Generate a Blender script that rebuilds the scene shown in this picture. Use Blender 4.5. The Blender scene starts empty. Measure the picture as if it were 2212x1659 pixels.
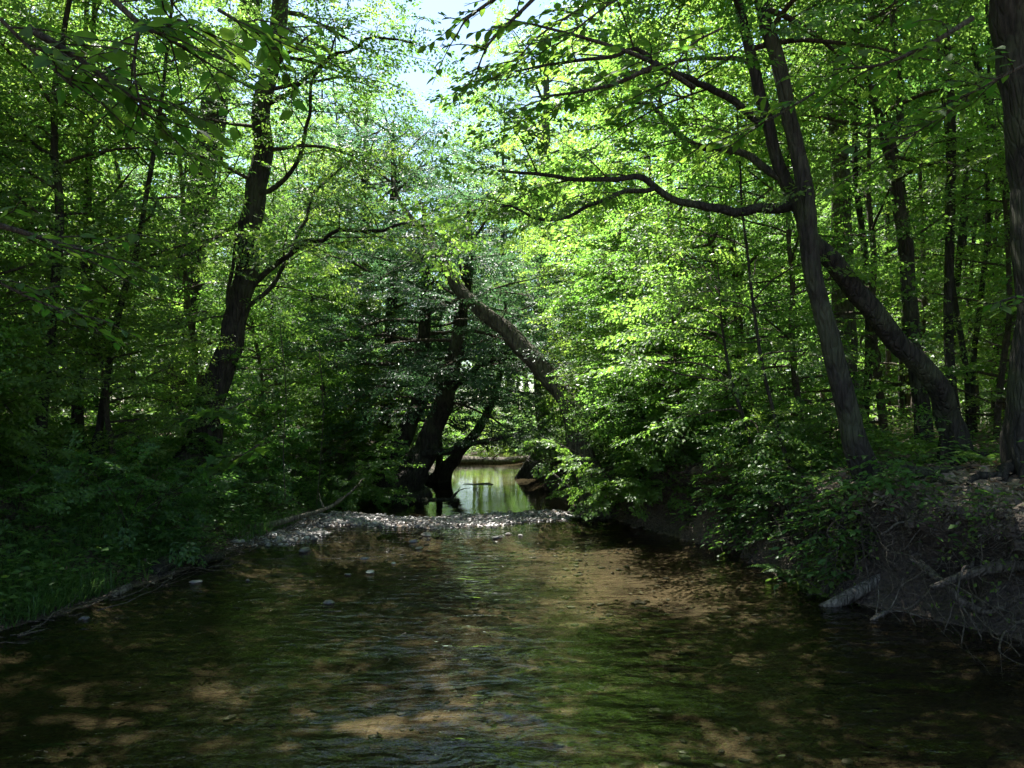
import bpy, math
import numpy as np
from mathutils import Matrix, Vector

R = math.radians
sc = bpy.context.scene
col = sc.collection

# ------------------------------------------------------------------ camera
CAM_Z = 1.6
FPX, CX, HY = 1671.0, 1106.0, 900.0          # focal length / centre column / horizon row on a 2212 px wide frame
cam = bpy.data.cameras.new('camera')
cam.sensor_width = 36.0
cam.lens = 36.0 * FPX / 2212.0
cam.shift_y = (HY - 829.5) / 2212.0
cam.clip_start = 0.05
cam.clip_end = 2000
camo = bpy.data.objects.new('camera', cam)
col.objects.link(camo)
camo.location = (0, 0, CAM_Z)
camo.rotation_euler = (R(90), 0, 0)
sc.camera = camo

# ------------------------------------------------------------------ sky and sun
SUN_AZ, SUN_EL = R(-31), R(68)
wd = bpy.data.worlds.new('World')
sc.world = wd
wd.use_nodes = True
wn = wd.node_tree.nodes
sky = wn.new('ShaderNodeTexSky')
sky.sky_type = 'NISHITA'
sky.sun_disc = False
sky.sun_elevation = SUN_EL
sky.sun_rotation = SUN_AZ
sky.air_density = 1.0
sky.dust_density = .8
wn['Background'].inputs[1].default_value = 0.062
wd.node_tree.links.new(sky.outputs[0], wn['Background'].inputs[0])
sun = bpy.data.lights.new('sun', 'SUN')
sun.energy = 5.0
sun.angle = R(0.55)
sun.color = (1.0, 0.965, 0.90)
suno = bpy.data.objects.new('sun', sun)
col.objects.link(suno)
sdir = Vector((math.sin(SUN_AZ) * math.cos(SUN_EL), math.cos(SUN_AZ) * math.cos(SUN_EL), math.sin(SUN_EL)))
suno.rotation_euler = sdir.to_track_quat('Z', 'Y').to_euler()
suno.location = (0, 0, 40)
vs = sc.view_settings
vs.view_transform = 'Standard'
vs.look = 'None'
vs.exposure = 2.55
vs.gamma = 1.0
vs.use_curve_mapping = False
cy = sc.cycles
cy.max_bounces = 7
cy.diffuse_bounces = 3
cy.glossy_bounces = 2
cy.transmission_bounces = 4
cy.transparent_max_bounces = 8
cy.sample_clamp_indirect = 6.0
cy.caustics_reflective = False
cy.caustics_refractive = False
cy.use_denoising = True

# ------------------------------------------------------------------ helpers
def px(u, v, d):
    return np.array([(u - CX) / FPX * d, d, CAM_Z + (HY - v) / FPX * d])

def mesh_np(name, V, Fs, mats=(), midx=None, smooth=False):
    """V (n,3); Fs list of int arrays (m,k)."""
    me = bpy.data.meshes.new(name)
    V = np.asarray(V, dtype=np.float32)
    Fs = [np.asarray(f, dtype=np.int32) for f in Fs if len(f)]
    loops = np.concatenate([f.ravel() for f in Fs])
    tot = np.concatenate([np.full(len(f), f.shape[1], np.int32) for f in Fs])
    start = np.concatenate([[0], np.cumsum(tot)[:-1]]).astype(np.int32)
    me.vertices.add(len(V))
    me.vertices.foreach_set('co', V.ravel())
    me.loops.add(len(loops))
    me.loops.foreach_set('vertex_index', loops)
    me.polygons.add(len(tot))
    me.polygons.foreach_set('loop_start', start)
    me.polygons.foreach_set('loop_total', tot)
    for m in mats:
        me.materials.append(m)
    if midx is not None:
        me.polygons.foreach_set('material_index', np.asarray(midx, np.int32))
    me.polygons.foreach_set('use_smooth', np.full(len(tot), bool(smooth)))
    me.update(calc_edges=True)
    return me

def obj(name, me, parent=None, loc=None, rot=None, scale=None):
    o = bpy.data.objects.new(name, me)
    col.objects.link(o)
    if parent is not None:
        o.parent = parent
    if loc is not None:
        o.location = [float(c) for c in loc]
    if rot is not None:
        o.rotation_euler = rot
    if scale is not None:
        o.scale = (scale,) * 3 if np.isscalar(scale) else scale
    return o

def tag(o, label=None, cat=None, group=None, kind=None):
    if label: o['label'] = label
    if cat: o['category'] = cat
    if group: o['group'] = group
    if kind: o['kind'] = kind
    return o

def hash2(ix, iy, seed):
    h = (ix.astype(np.int64) * 374761393 + iy.astype(np.int64) * 668265263 + seed * 1442695041) & 0xFFFFFFFF
    h = ((h ^ (h >> 13)) * 1274126177) & 0xFFFFFFFF
    h = h ^ (h >> 16)
    return (h & 0xFFFF) / 65535.0

def vnoise(x, y, seed=0):
    x = np.asarray(x, float); y = np.asarray(y, float)
    ix = np.floor(x); iy = np.floor(y)
    fx = x - ix; fy = y - iy
    fx = fx * fx * (3 - 2 * fx); fy = fy * fy * (3 - 2 * fy)
    a = hash2(ix, iy, seed); b = hash2(ix + 1, iy, seed)
    c = hash2(ix, iy + 1, seed); d = hash2(ix + 1, iy + 1, seed)
    return (a + (b - a) * fx) * (1 - fy) + (c + (d - c) * fx) * fy - 0.5

def fbm(x, y, seed=0, oct=4):
    s = 0; a = 1.0
    for k in range(oct):
        s = s + a * vnoise(x * 2 ** k, y * 2 ** k, seed + k * 17)
        a *= 0.5
    return s

def unit(v):
    v = np.asarray(v, float)
    return v / np.maximum(np.linalg.norm(v, axis=-1, keepdims=True), 1e-9)

def smooth_path(P, n):
    """Catmull-Rom through control points P (m,k), n samples per span."""
    P = np.asarray(P, float)
    Q = np.vstack([2 * P[0] - P[1], P, 2 * P[-1] - P[-2]])
    out = []
    for i in range(1, len(Q) - 2):
        t = np.linspace(0, 1, n, endpoint=False)[:, None]
        p0, p1, p2, p3 = Q[i - 1], Q[i], Q[i + 1], Q[i + 2]
        out.append(0.5 * (2 * p1 + (p2 - p0) * t + (2 * p0 - 5 * p1 + 4 * p2 - p3) * t ** 2 + (3 * p1 - p0 - 3 * p2 + p3) * t ** 3))
    out.append(P[-1:])
    return np.vstack(out)

class Tubes:
    def __init__(self):
        self.V = []; self.F = []; self.T = []; self.n = 0
    def add(self, path, rad, sides=6, ridge=0.0, seed=0, cap=True, lobe=None):
        path = np.asarray(path, float)
        m = len(path)
        rad = np.broadcast_to(np.asarray(rad, float), (m,)) if np.ndim(rad) else np.full(m, float(rad))
        T = np.gradient(path, axis=0)
        T = unit(T)
        up = np.array([0., 0, 1]) if abs(T[0][2]) < 0.9 else np.array([1., 0, 0])
        X = np.zeros((m, 3)); x = np.cross(up, T[0]); x /= np.linalg.norm(x)
        for i in range(m):
            x = x - T[i] * np.dot(x, T[i]); x /= max(np.linalg.norm(x), 1e-9)
            X[i] = x
        Y = np.cross(T, X)
        a = np.linspace(0, 2 * np.pi, sides, endpoint=False)
        rr = np.repeat(rad[:, None], sides, 1)
        if ridge:
            s = np.concatenate([[0], np.cumsum(np.linalg.norm(np.diff(path, axis=0), axis=1))])
            A = np.repeat(a[None], m, 0); S = np.repeat(s[:, None], sides, 1)
            nz = vnoise(np.cos(A) * 2.2 + 9 + S * 0.9, np.sin(A) * 2.2 + 5 + S * 1.1, seed) + 0.7 * vnoise(np.cos(A) * 7 + S * .5, np.sin(A) * 7 + 40 + S * .3, seed + 3)
            rr = rr * (1 + ridge * 2 * nz)
        if lobe is not None:
            rr = rr * (1 + lobe[:, None] * (np.cos(4 * a + seed)[None] + .6 * np.cos(7 * a + seed * 2)[None]))
        V = path[:, None, :] + rr[:, :, None] * (np.cos(a)[None, :, None] * X[:, None, :] + np.sin(a)[None, :, None] * Y[:, None, :])
        i = np.arange(m - 1)[:, None] * sides; j = np.arange(sides)[None]; jn = (j + 1) % sides
        F = np.stack([i + j, i + jn, i + sides + jn, i + sides + j], -1).reshape(-1, 4) + self.n
        self.V.append(V.reshape(-1, 3)); self.F.append(F)
        nv = m * sides
        if cap:
            self.V.append(path[[0, -1]])
            jj = np.arange(sides); jjn = (jj + 1) % sides
            self.T.append(np.stack([np.full(sides, nv), jjn, jj], -1) + self.n)
            self.T.append(np.stack([np.full(sides, nv + 1), (m - 1) * sides + jj, (m - 1) * sides + jjn], -1) + self.n)
            nv += 2
        self.n += nv
    def mesh(self, name, mat, off=None):
        V = np.vstack(self.V)
        if off is not None: V = V - off
        Fs = [np.vstack(self.F)]
        if self.T: Fs.append(np.vstack(self.T))
        return mesh_np(name, V, Fs, [mat], smooth=True)

# leaf blanks: x along the leaf, y across, z up; unit length
LEAF_LO = (np.array([[0, 0, 0], [.42, .31, .05], [1, 0, -.08], [.42, -.31, .05]]), [np.array([[0, 3, 2], [0, 2, 1]])])
LEAF_MD = (np.array([[0, 0, 0], [.22, .23, .05], [.62, .23, .045], [1, 0, -.12], [.62, -.23, .045], [.22, -.23, .05]]),
           [np.array([[0, 5, 4, 3], [0, 3, 2, 1]])])
def leaf_hi(w=.27, droop=.16, lobed=False):
    xs = np.array([0, .1, .28, .5, .72, .88, 1.0]); ws = np.array([.02, .55, .95, 1.0, .72, .34, 0]) * w
    if lobed:
        xs = np.array([0, .04, .18, .3, .52, .62, .74, 1.0]); ws = np.array([.05, .3, .62, .36, .62, .28, .16, 0])
    n = len(xs)
    z = -droop * xs ** 2
    mid = np.stack([xs, 0 * xs, z], 1)
    Lf = np.stack([xs + .02, ws, z + .22 * ws], 1)[1:-1]
    Rt = np.stack([xs + .02, -ws, z + .22 * ws], 1)[1:-1]
    V = np.vstack([mid, Lf, Rt]); F4 = []; F3 = []
    for k in range(1, n - 2):
        F4.append([k, k + 1, n + k, n + k - 1]); F4.append([k + 1, k, n + (n - 2) + k - 1, n + (n - 2) + k])
    F3 += [[0, 1, n], [1, 0, n + n - 2], [n - 2, n - 1, n + n - 3], [n - 1, n - 2, n + 2 * (n - 2) - 1]]
    return V, [np.array(F4), np.array(F3)]

def leaf_field(P, D, N, L, blank, wscale=1.0):
    """place one blank per row; returns V, Fs"""
    bv, bf = blank
    X = unit(D); Y = unit(np.cross(N, X)); Z = np.cross(X, Y)
    L = np.asarray(L)[:, None, None]
    V = P[:, None, :] + L * (bv[None, :, 0:1] * X[:, None, :] + wscale * bv[None, :, 1:2] * Y[:, None, :] + bv[None, :, 2:3] * Z[:, None, :])
    k = len(bv); n = len(P)
    off = (np.arange(n) * k)[:, None, None]
    Fs = [(f[None] + off).reshape(-1, f.shape[1]) for f in bf]
    return V.reshape(-1, 3), Fs

# a spray: a flat leafy twig, unit length along x
def make_spray(seed, nside=8, per=7):
    r = np.random.default_rng(seed)
    P, D, N, S = [], [], [], []
    def run(p0, d, ln, k):
        for i in range(k):
            t = (i + .6) / k
            sgn = 1 if i % 2 else -1
            a = sgn * r.uniform(.5, 1.0)
            dd = np.array([d[0] * math.cos(a) - d[1] * math.sin(a), d[0] * math.sin(a) + d[1] * math.cos(a), r.uniform(-.75, .15)])
            p = p0 + d * ln * t + np.array([0, 0, -.10 * t * t * ln]) + r.normal(0, .012, 3)
            P.append(p); D.append(dd); N.append(np.array([r.normal(0, .6), r.normal(0, .6), 1.0])); S.append(r.uniform(.5, 1.2))
        P.append(p0 + d * ln); D.append(d + np.array([0, 0, -.2])); N.append(np.array([r.normal(0, .3), r.normal(0, .3), 1.0])); S.append(r.uniform(.7, 1.1))
    run(np.zeros(3), np.array([1., 0, 0]), 1.0, 13)
    for q in range(nside):
        t = .12 + .75 * q / nside
        sgn = 1 if q % 2 else -1
        a = sgn * r.uniform(.6, .95)
        run(np.array([t, 0, -.08 * t * t]), np.array([math.cos(a), math.sin(a), r.uniform(-.15, .1)]), .5 * (1.05 - t * .6), per)
    return [np.array(q) for q in (P, D, N, S)]
SPRAYS = [make_spray(s) for s in range(6)]

def spray_leaves(rows, leaf, rng, thin=1.0, tilt=.42):
    """rows: list of (pos, dir, length) -> arrays of leaf placements"""
    P = np.array([r[0] for r in rows]); D = unit(np.array([r[1] for r in rows])); S = np.array([r[2] for r in rows])
    up = np.array([0, 0, 1.]) + rng.normal(0, tilt, (len(P), 3))
    Y = unit(np.cross(up, D)); Z = np.cross(D, Y)
    oP, oD, oN, oL = [], [], [], []
    which = rng.integers(0, len(SPRAYS), len(P))
    for k in range(len(SPRAYS)):
        i = np.where(which == k)[0]
        if not len(i): continue
        sp, sd, sn, ss = SPRAYS[k]
        M = np.stack([D[i], Y[i], Z[i]], 1)
        lp = P[i][:, None] + np.einsum('mk,nkj->nmj', sp, M) * S[i][:, None, None]
        oP.append(lp.reshape(-1, 3)); oD.append(np.einsum('mk,nkj->nmj', sd, M).reshape(-1, 3)); oN.append(np.einsum('mk,nkj->nmj', sn, M).reshape(-1, 3))
        oL.append(np.tile(ss, len(i)))
    P, D, N, L = np.vstack(oP), np.vstack(oD), np.vstack(oN), np.concatenate(oL) * leaf
    if thin < 1:
        keep = rng.random(len(P)) < thin
        P, D, N, L = P[keep], D[keep], N[keep], L[keep]
    return P, D, N, L

def polyat(path, t):
    s = np.concatenate([[0], np.cumsum(np.linalg.norm(np.diff(path, axis=0), axis=1))])
    x = t * s[-1]
    i = min(max(int(np.searchsorted(s, x)) - 1, 0), len(path) - 2)
    f = (x - s[i]) / max(s[i + 1] - s[i], 1e-9)
    return path[i] * (1 - f) + path[i + 1] * f, unit(path[i + 1] - path[i])

def wander(p0, az, el, L, k, rng, sag=.06, jit=.12):
    pts = [np.array(p0, float)]
    for i in range(k):
        d = np.array([math.cos(az) * math.cos(el), math.sin(az) * math.cos(el), math.sin(el)])
        pts.append(pts[-1] + d * L / k)
        el += rng.normal(-sag, jit); az += rng.normal(0, jit)
        el = max(min(el, 1.2), -.5)
    return np.array(pts)

def clothe(path, L, rng, tw, rows, r0, sec_sp=.42, sp_sp=.26, spray=.6, start=.2, tubes=True, droop=0.0):
    """side shoots and sprays along a limb"""
    s = start * L; side = 1
    while s < L * .98:
        p, d = polyat(path, s / L)
        side = -side
        az = math.atan2(d[1], d[0]) + side * rng.uniform(.55, 1.2)
        el = rng.uniform(-.2, .45) - droop
        l2 = (.3 + .35 * (1 - s / L)) * min(L, 3.2) * rng.uniform(.55, 1.15)
        l2 = max(l2, .3)
        q = wander(p, az, el, l2, 4, rng, .08, .14)
        if tubes:
            tw.add(q, np.linspace(max(r0 * .35 * (1 - .6 * s / L), .005), .003, 5), 4, cap=False)
        u = .12 * l2; sd = 1
        while u < l2:
            pp, dd = polyat(q, u / l2); sd = -sd
            a = math.atan2(dd[1], dd[0]) + sd * rng.uniform(.4, 1.0)
            rows.append((pp, (math.cos(a), math.sin(a), rng.uniform(-.25, .2) - droop), spray * rng.uniform(.6, 1.15)))
            u += sp_sp * rng.uniform(.7, 1.3)
        pp, dd = polyat(q, 1.0)
        rows.append((pp, dd + np.array([0, 0, -.15]), spray * rng.uniform(.8, 1.2)))
        s += sec_sp * rng.uniform(.7, 1.3)
    p, d = polyat(path, 1.0)
    rows.append((p, d, spray))

def auto_limbs(path, rad, rng, tw, rows, t0=.3, n=20, Lmax=3.0, shape=None, el=(.2, .9), bias=None, bw=0.0, tubes=True, jump=None, **kw):
    shape = shape or (lambda t: math.sin(math.pi * min(max((t - t0) / (1 - t0) * .85 + .15, 0), 1)) ** .7)
    az = rng.uniform(0, 6.28)
    for i in range(n):
        t = t0 + (1 - t0) * (i + rng.uniform(0, .9)) / n
        p, d = polyat(path, min(t, .995))
        az += 2.4 + rng.normal(0, .4)
        a = az
        if bias is not None and rng.random() < bw:
            a = bias + rng.normal(0, .6)
        L = Lmax * shape(t) * rng.uniform(.7, 1.15)
        if L < .4: continue
        e = el[0] + (el[1] - el[0]) * (t - t0) / (1 - t0) + rng.normal(0, .12)
        q = wander(p, a, e, L, 7, rng, .05, .12)
        if jump is not None and not jump(q): continue
        r = np.interp(t, np.linspace(0, 1, len(rad)), rad)
        rb = min(r * .55, .012 + .012 * L)
        tw.add(q, np.linspace(rb, .006, 8), 5, cap=False)
        clothe(q, L, rng, tw, rows, rb, tubes=tubes, **kw)

# ------------------------------------------------------------------ materials
def mat(name):
    m = bpy.data.materials.new(name); m.use_nodes = True
    nt = m.node_tree; nt.nodes.clear()
    out = nt.nodes.new('ShaderNodeOutputMaterial')
    return m, nt, out

def nd(nt, t, **kw):
    n = nt.nodes.new(t)
    for k, v in kw.items():
        if k.startswith('i_'):
            key = k[2:]
            n.inputs[int(key) if key.isdigit() else key].default_value = v
        else: setattr(n, k, v)
    return n

def ramp(nt, src, stops):
    r = nd(nt, 'ShaderNodeValToRGB')
    e = r.color_ramp.elements
    while len(e) < len(stops): e.new(.5)
    for q, (p, c) in zip(e, stops):
        q.position = p; q.color = (*c, 1) if len(c) == 3 else c
    nt.links.new(src, r.inputs[0])
    return r.outputs[0]

def leaf_mat(name, refl, trans, tfac=.5, rough=.42):
    """refl/trans: two colours each, mixed leaf by leaf"""
    m, nt, out = mat(name); L = nt.links.new
    geo = nd(nt, 'ShaderNodeNewGeometry'); oi = nd(nt, 'ShaderNodeObjectInfo')
    add = nd(nt, 'ShaderNodeMath', operation='ADD'); L(geo.outputs['Random Per Island'], add.inputs[0]); L(oi.outputs['Random'], add.inputs[1])
    fr = nd(nt, 'ShaderNodeMath', operation='FRACT'); L(add.outputs[0], fr.inputs[0])
    cr = ramp(nt, fr.outputs[0], [(0, refl[0]), (1, refl[1])])
    ct = ramp(nt, fr.outputs[0], [(0, trans[0]), (1, trans[1])])
    hr = nd(nt, 'ShaderNodeMapRange', i_3=.482, i_4=.515); L(oi.outputs['Random'], hr.inputs[0])
    vr = nd(nt, 'ShaderNodeMapRange', i_3=.72, i_4=1.2); L(geo.outputs['Random Per Island'], vr.inputs[0])
    def shift(c):
        h = nd(nt, 'ShaderNodeHueSaturation'); L(hr.outputs[0], h.inputs['Hue']); L(vr.outputs[0], h.inputs['Value']); L(c, h.inputs['Color'])
        return h.outputs[0]
    cr, ct = shift(cr), shift(ct)
    p = nd(nt, 'ShaderNodeBsdfPrincipled'); L(cr, p.inputs['Base Color']); p.inputs['Roughness'].default_value = rough
    p.inputs['Specular IOR Level'].default_value = .38
    t = nd(nt, 'ShaderNodeBsdfTranslucent'); L(ct, t.inputs['Color'])
    mx = nd(nt, 'ShaderNodeMixShader'); mx.inputs[0].default_value = tfac
    L(p.outputs[0], mx.inputs[1]); L(t.outputs[0], mx.inputs[2]); L(mx.outputs[0], out.inputs[0])
    return m

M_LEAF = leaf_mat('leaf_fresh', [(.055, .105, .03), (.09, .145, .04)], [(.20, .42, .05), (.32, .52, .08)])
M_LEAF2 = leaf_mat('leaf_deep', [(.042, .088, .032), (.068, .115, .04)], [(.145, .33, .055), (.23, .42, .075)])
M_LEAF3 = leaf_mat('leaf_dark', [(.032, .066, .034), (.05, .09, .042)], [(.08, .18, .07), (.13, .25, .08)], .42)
M_BIG = leaf_mat('leaf_large', [(.04, .095, .022), (.06, .12, .028)], [(.17, .38, .04), (.28, .48, .05)], .5, .55)
M_HERB = leaf_mat('herb_leaf', [(.05, .11, .03), (.08, .15, .04)], [(.16, .34, .05), (.26, .44, .06)], .42)
M_GRASS = leaf_mat('grass_blade', [(.05, .11, .03), (.09, .15, .04)], [(.12, .28, .05), (.2, .36, .06)], .35)
M_LITTER = leaf_mat('dry_leaf', [(.13, .09, .06), (.27, .21, .165)], [(.12, .07, .03), (.2, .12, .06)], .2, .5)
M_OLDLEAF = leaf_mat('rotting_leaf', [(.05, .035, .024), (.14, .105, .08)], [(.06, .035, .02), (.1, .06, .03)], .2, .5)
M_MOSS = leaf_mat('moss', [(.07, .12, .02), (.12, .17, .03)], [(.15, .24, .03), (.22, .32, .04)], .3, .8)

def bark_mat(name, c0, c1, lich=.35, sz=1.0):
    m, nt, out = mat(name); L = nt.links.new
    tc = nd(nt, 'ShaderNodeTexCoord')
    mp = nd(nt, 'ShaderNodeMapping'); mp.inputs['Scale'].default_value = (13 * sz, 13 * sz, 2.6 * sz); L(tc.outputs['Object'], mp.inputs[0])
    n1 = nd(nt, 'ShaderNodeTexNoise', i_Scale=1.6, i_Detail=8.0, i_Roughness=.65); L(mp.outputs[0], n1.inputs[0])
    v = nd(nt, 'ShaderNodeTexVoronoi', feature='DISTANCE_TO_EDGE', i_Scale=1.3); L(mp.outputs[0], v.inputs[0])
    n2 = nd(nt, 'ShaderNodeTexNoise', i_Scale=2.6, i_Detail=5.0); L(tc.outputs['Object'], n2.inputs[0])
    c = ramp(nt, n1.outputs[0], [(.36, c0), (.64, c1)])
    mask = ramp(nt, n2.outputs[0], [(.48, (0, 0, 0)), (.62, (lich,) * 3)])
    mx = nd(nt, 'ShaderNodeMix', data_type='RGBA'); L(mask, mx.inputs[0]); L(c, mx.inputs[6]); mx.inputs[7].default_value = (.10, .115, .06, 1)
    p = nd(nt, 'ShaderNodeBsdfPrincipled'); L(mx.outputs[2], p.inputs['Base Color']); p.inputs['Roughness'].default_value = .88
    p.inputs['Specular IOR Level'].default_value = .25
    a = nd(nt, 'ShaderNodeMath', operation='MINIMUM'); L(v.outputs['Distance'], a.inputs[0]); a.inputs[1].default_value = .16
    b = nd(nt, 'ShaderNodeMath', operation='MULTIPLY_ADD'); L(a.outputs[0], b.inputs[0]); b.inputs[1].default_value = 3.0; L(n1.outputs[0], b.inputs[2])
    bp = nd(nt, 'ShaderNodeBump', i_Strength=1.0, i_Distance=.045); L(b.outputs[0], bp.inputs['Height']); L(bp.outputs[0], p.inputs['Normal'])
    L(p.outputs[0], out.inputs[0])
    return m

M_BARK = bark_mat('bark_brown', (.014, .012, .01), (.05, .043, .036))
M_BARKG = bark_mat('bark_grey', (.05, .044, .037), (.16, .145, .125), .5)
M_TWIG = bark_mat('twig_bark', (.05, .04, .03), (.12, .095, .07), .2, 2.0)
M_DEAD = bark_mat('dead_wood', (.07, .058, .047), (.24, .205, .17), .2, 1.3)
M_SNAG = bark_mat('snag_bark', (.035, .03, .024), (.13, .11, .088), .3, .8)
M_ROOT = bark_mat('root_wood', (.05, .04, .031), (.18, .145, .115), .1, 1.6)

def ground_mat():
    m, nt, out = mat('soil_sand_litter'); L = nt.links.new
    geo = nd(nt, 'ShaderNodeNewGeometry'); sep = nd(nt, 'ShaderNodeSeparateXYZ'); L(geo.outputs['Position'], sep.inputs[0])
    n1 = nd(nt, 'ShaderNodeTexNoise', i_Scale=1.3, i_Detail=6.0); L(geo.outputs['Position'], n1.inputs[0])
    n2 = nd(nt, 'ShaderNodeTexNoise', i_Scale=26.0, i_Detail=4.0); L(geo.outputs['Position'], n2.inputs[0])
    v = nd(nt, 'ShaderNodeTexVoronoi', i_Scale=42.0); L(geo.outputs['Position'], v.inputs[0])
    v2 = nd(nt, 'ShaderNodeTexVoronoi', i_Scale=17.0); L(geo.outputs['Position'], v2.inputs[0])
    sand = ramp(nt, n1.outputs[0], [(.3, (.11, .074, .052)), (.5, (.20, .138, .10)), (.72, (.29, .20, .145))])
    peb = ramp(nt, v.outputs['Color'], [(0, (.45, .42, .4)), (.55, (.85, .8, .76)), (1, (1.15, 1.1, 1.05))])
    mul = nd(nt, 'ShaderNodeMix', data_type='RGBA', blend_type='MULTIPLY'); mul.inputs[0].default_value = .8; L(sand, mul.inputs[6]); L(peb, mul.inputs[7])
    soil = ramp(nt, n2.outputs[0], [(.3, (.022, .015, .01)), (.7, (.07, .048, .033))])
    lit = ramp(nt, v2.outputs['Color'], [(0, (.07, .05, .034)), (.5, (.15, .11, .078)), (1, (.25, .19, .14))])
    zn = nd(nt, 'ShaderNodeMath', operation='MULTIPLY_ADD'); L(n1.outputs[0], zn.inputs[0]); zn.inputs[1].default_value = .12; L(sep.outputs[2], zn.inputs[2])
    f1 = nd(nt, 'ShaderNodeMapRange', i_1=.03, i_2=.075); L(zn.outputs[0], f1.inputs[0])
    f2 = nd(nt, 'ShaderNodeMapRange', i_1=.9, i_2=1.1); L(zn.outputs[0], f2.inputs[0])
    m1 = nd(nt, 'ShaderNodeMix', data_type='RGBA'); L(f1.outputs[0], m1.inputs[0]); L(mul.outputs[2], m1.inputs[6]); L(soil, m1.inputs[7])
    m2 = nd(nt, 'ShaderNodeMix', data_type='RGBA'); L(f2.outputs[0], m2.inputs[0]); L(m1.outputs[2], m2.inputs[6]); L(lit, m2.inputs[7])
    p = nd(nt, 'ShaderNodeBsdfPrincipled'); L(m2.outputs[2], p.inputs['Base Color']); p.inputs['Roughness'].default_value = .8
    h = nd(nt, 'ShaderNodeMath', operation='MULTIPLY_ADD'); L(v.outputs['Distance'], h.inputs[0]); h.inputs[1].default_value = -.8; L(n2.outputs[0], h.inputs[2])
    bp = nd(nt, 'ShaderNodeBump', i_Strength=.8, i_Distance=.025); L(h.outputs[0], bp.inputs['Height']); L(bp.outputs[0], p.inputs['Normal'])
    L(p.outputs[0], out.inputs[0])
    return m

def water_mat():
    m, nt, out = mat('creek_water'); L = nt.links.new
    geo = nd(nt, 'ShaderNodeNewGeometry')
    mp = nd(nt, 'ShaderNodeMapping'); mp.inputs['Scale'].default_value = (3.4, 7.6, 1); mp.inputs['Rotation'].default_value = (0, 0, R(6)); L(geo.outputs['Position'], mp.inputs[0])
    n1 = nd(nt, 'ShaderNodeTexNoise', i_Scale=1.0, i_Detail=3.0, i_Roughness=.5, i_Distortion=.6); L(mp.outputs[0], n1.inputs[0])
    mp2 = nd(nt, 'ShaderNodeMapping'); mp2.inputs['Scale'].default_value = (11, 30, 1); mp2.inputs['Rotation'].default_value = (0, 0, R(-9)); L(geo.outputs['Position'], mp2.inputs[0])
    n2 = nd(nt, 'ShaderNodeTexNoise', i_Scale=1.0, i_Detail=2.0, i_Distortion=.8); L(mp2.outputs[0], n2.inputs[0])
    a = nd(nt, 'ShaderNodeMath', operation='MULTIPLY_ADD'); L(n2.outputs[0], a.inputs[0]); a.inputs[1].default_value = .10; L(n1.outputs[0], a.inputs[2])
    sep = nd(nt, 'ShaderNodeSeparateXYZ'); L(geo.outputs['Position'], sep.inputs[0])
    calm = nd(nt, 'ShaderNodeMapRange', i_1=3.0, i_2=14.0, i_3=1.35, i_4=.07); L(sep.outputs[1], calm.inputs[0])
    bp = nd(nt, 'ShaderNodeBump', i_Distance=.03); n3 = nd(nt, 'ShaderNodeTexNoise', i_Scale=.9, i_Detail=2.0); L(geo.outputs['Position'], n3.inputs[0])
    ruf = nd(nt, 'ShaderNodeMapRange', i_1=.35, i_2=.65, i_3=.35, i_4=1.25); L(n3.outputs[0], ruf.inputs[0])
    mm = nd(nt, 'ShaderNodeMath', operation='MULTIPLY'); L(a.outputs[0], mm.inputs[0]); L(ruf.outputs[0], mm.inputs[1])
    L(mm.outputs[0], bp.inputs['Height']); L(calm.outputs[0], bp.inputs['Strength'])
    fr = nd(nt, 'ShaderNodeFresnel', i_IOR=1.48); L(bp.outputs[0], fr.inputs['Normal'])
    gl = nd(nt, 'ShaderNodeBsdfGlossy'); gl.inputs['Roughness'].default_value = .012; L(bp.outputs[0], gl.inputs['Normal'])
    tr = nd(nt, 'ShaderNodeBsdfTransparent'); tr.inputs[0].default_value = (.42, .435, .36, 1)
    mx = nd(nt, 'ShaderNodeMixShader'); L(fr.outputs[0], mx.inputs[0]); L(tr.outputs[0], mx.inputs[1]); L(gl.outputs[0], mx.inputs[2])
    L(mx.outputs[0], out.inputs[0])
    return m

def stone_mat():
    m, nt, out = mat('wet_stone'); L = nt.links.new
    oi = nd(nt, 'ShaderNodeObjectInfo'); geo = nd(nt, 'ShaderNodeNewGeometry')
    add = nd(nt, 'ShaderNodeMath', operation='ADD'); L(geo.outputs['Random Per Island'], add.inputs[0]); L(oi.outputs['Random'], add.inputs[1])
    fr = nd(nt, 'ShaderNodeMath', operation='FRACT'); L(add.outputs[0], fr.inputs[0])
    c = ramp(nt, fr.outputs[0], [(0, (.06, .054, .054)), (.5, (.16, .145, .14)), (.85, (.26, .235, .225)), (1, (.38, .35, .335))])
    n = nd(nt, 'ShaderNodeTexNoise', i_Scale=45.0, i_Detail=4.0); L(geo.outputs['Position'], n.inputs[0])
    p = nd(nt, 'ShaderNodeBsdfPrincipled'); L(c, p.inputs['Base Color']); p.inputs['Roughness'].default_value = .32
    bp = nd(nt, 'ShaderNodeBump', i_Strength=.4, i_Distance=.01); L(n.outputs[0], bp.inputs['Height']); L(bp.outputs[0], p.inputs['Normal'])
    L(p.outputs[0], out.inputs[0])
    return m
M_GROUND, M_WATER, M_STONE = ground_mat(), water_mat(), stone_mat()

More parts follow.
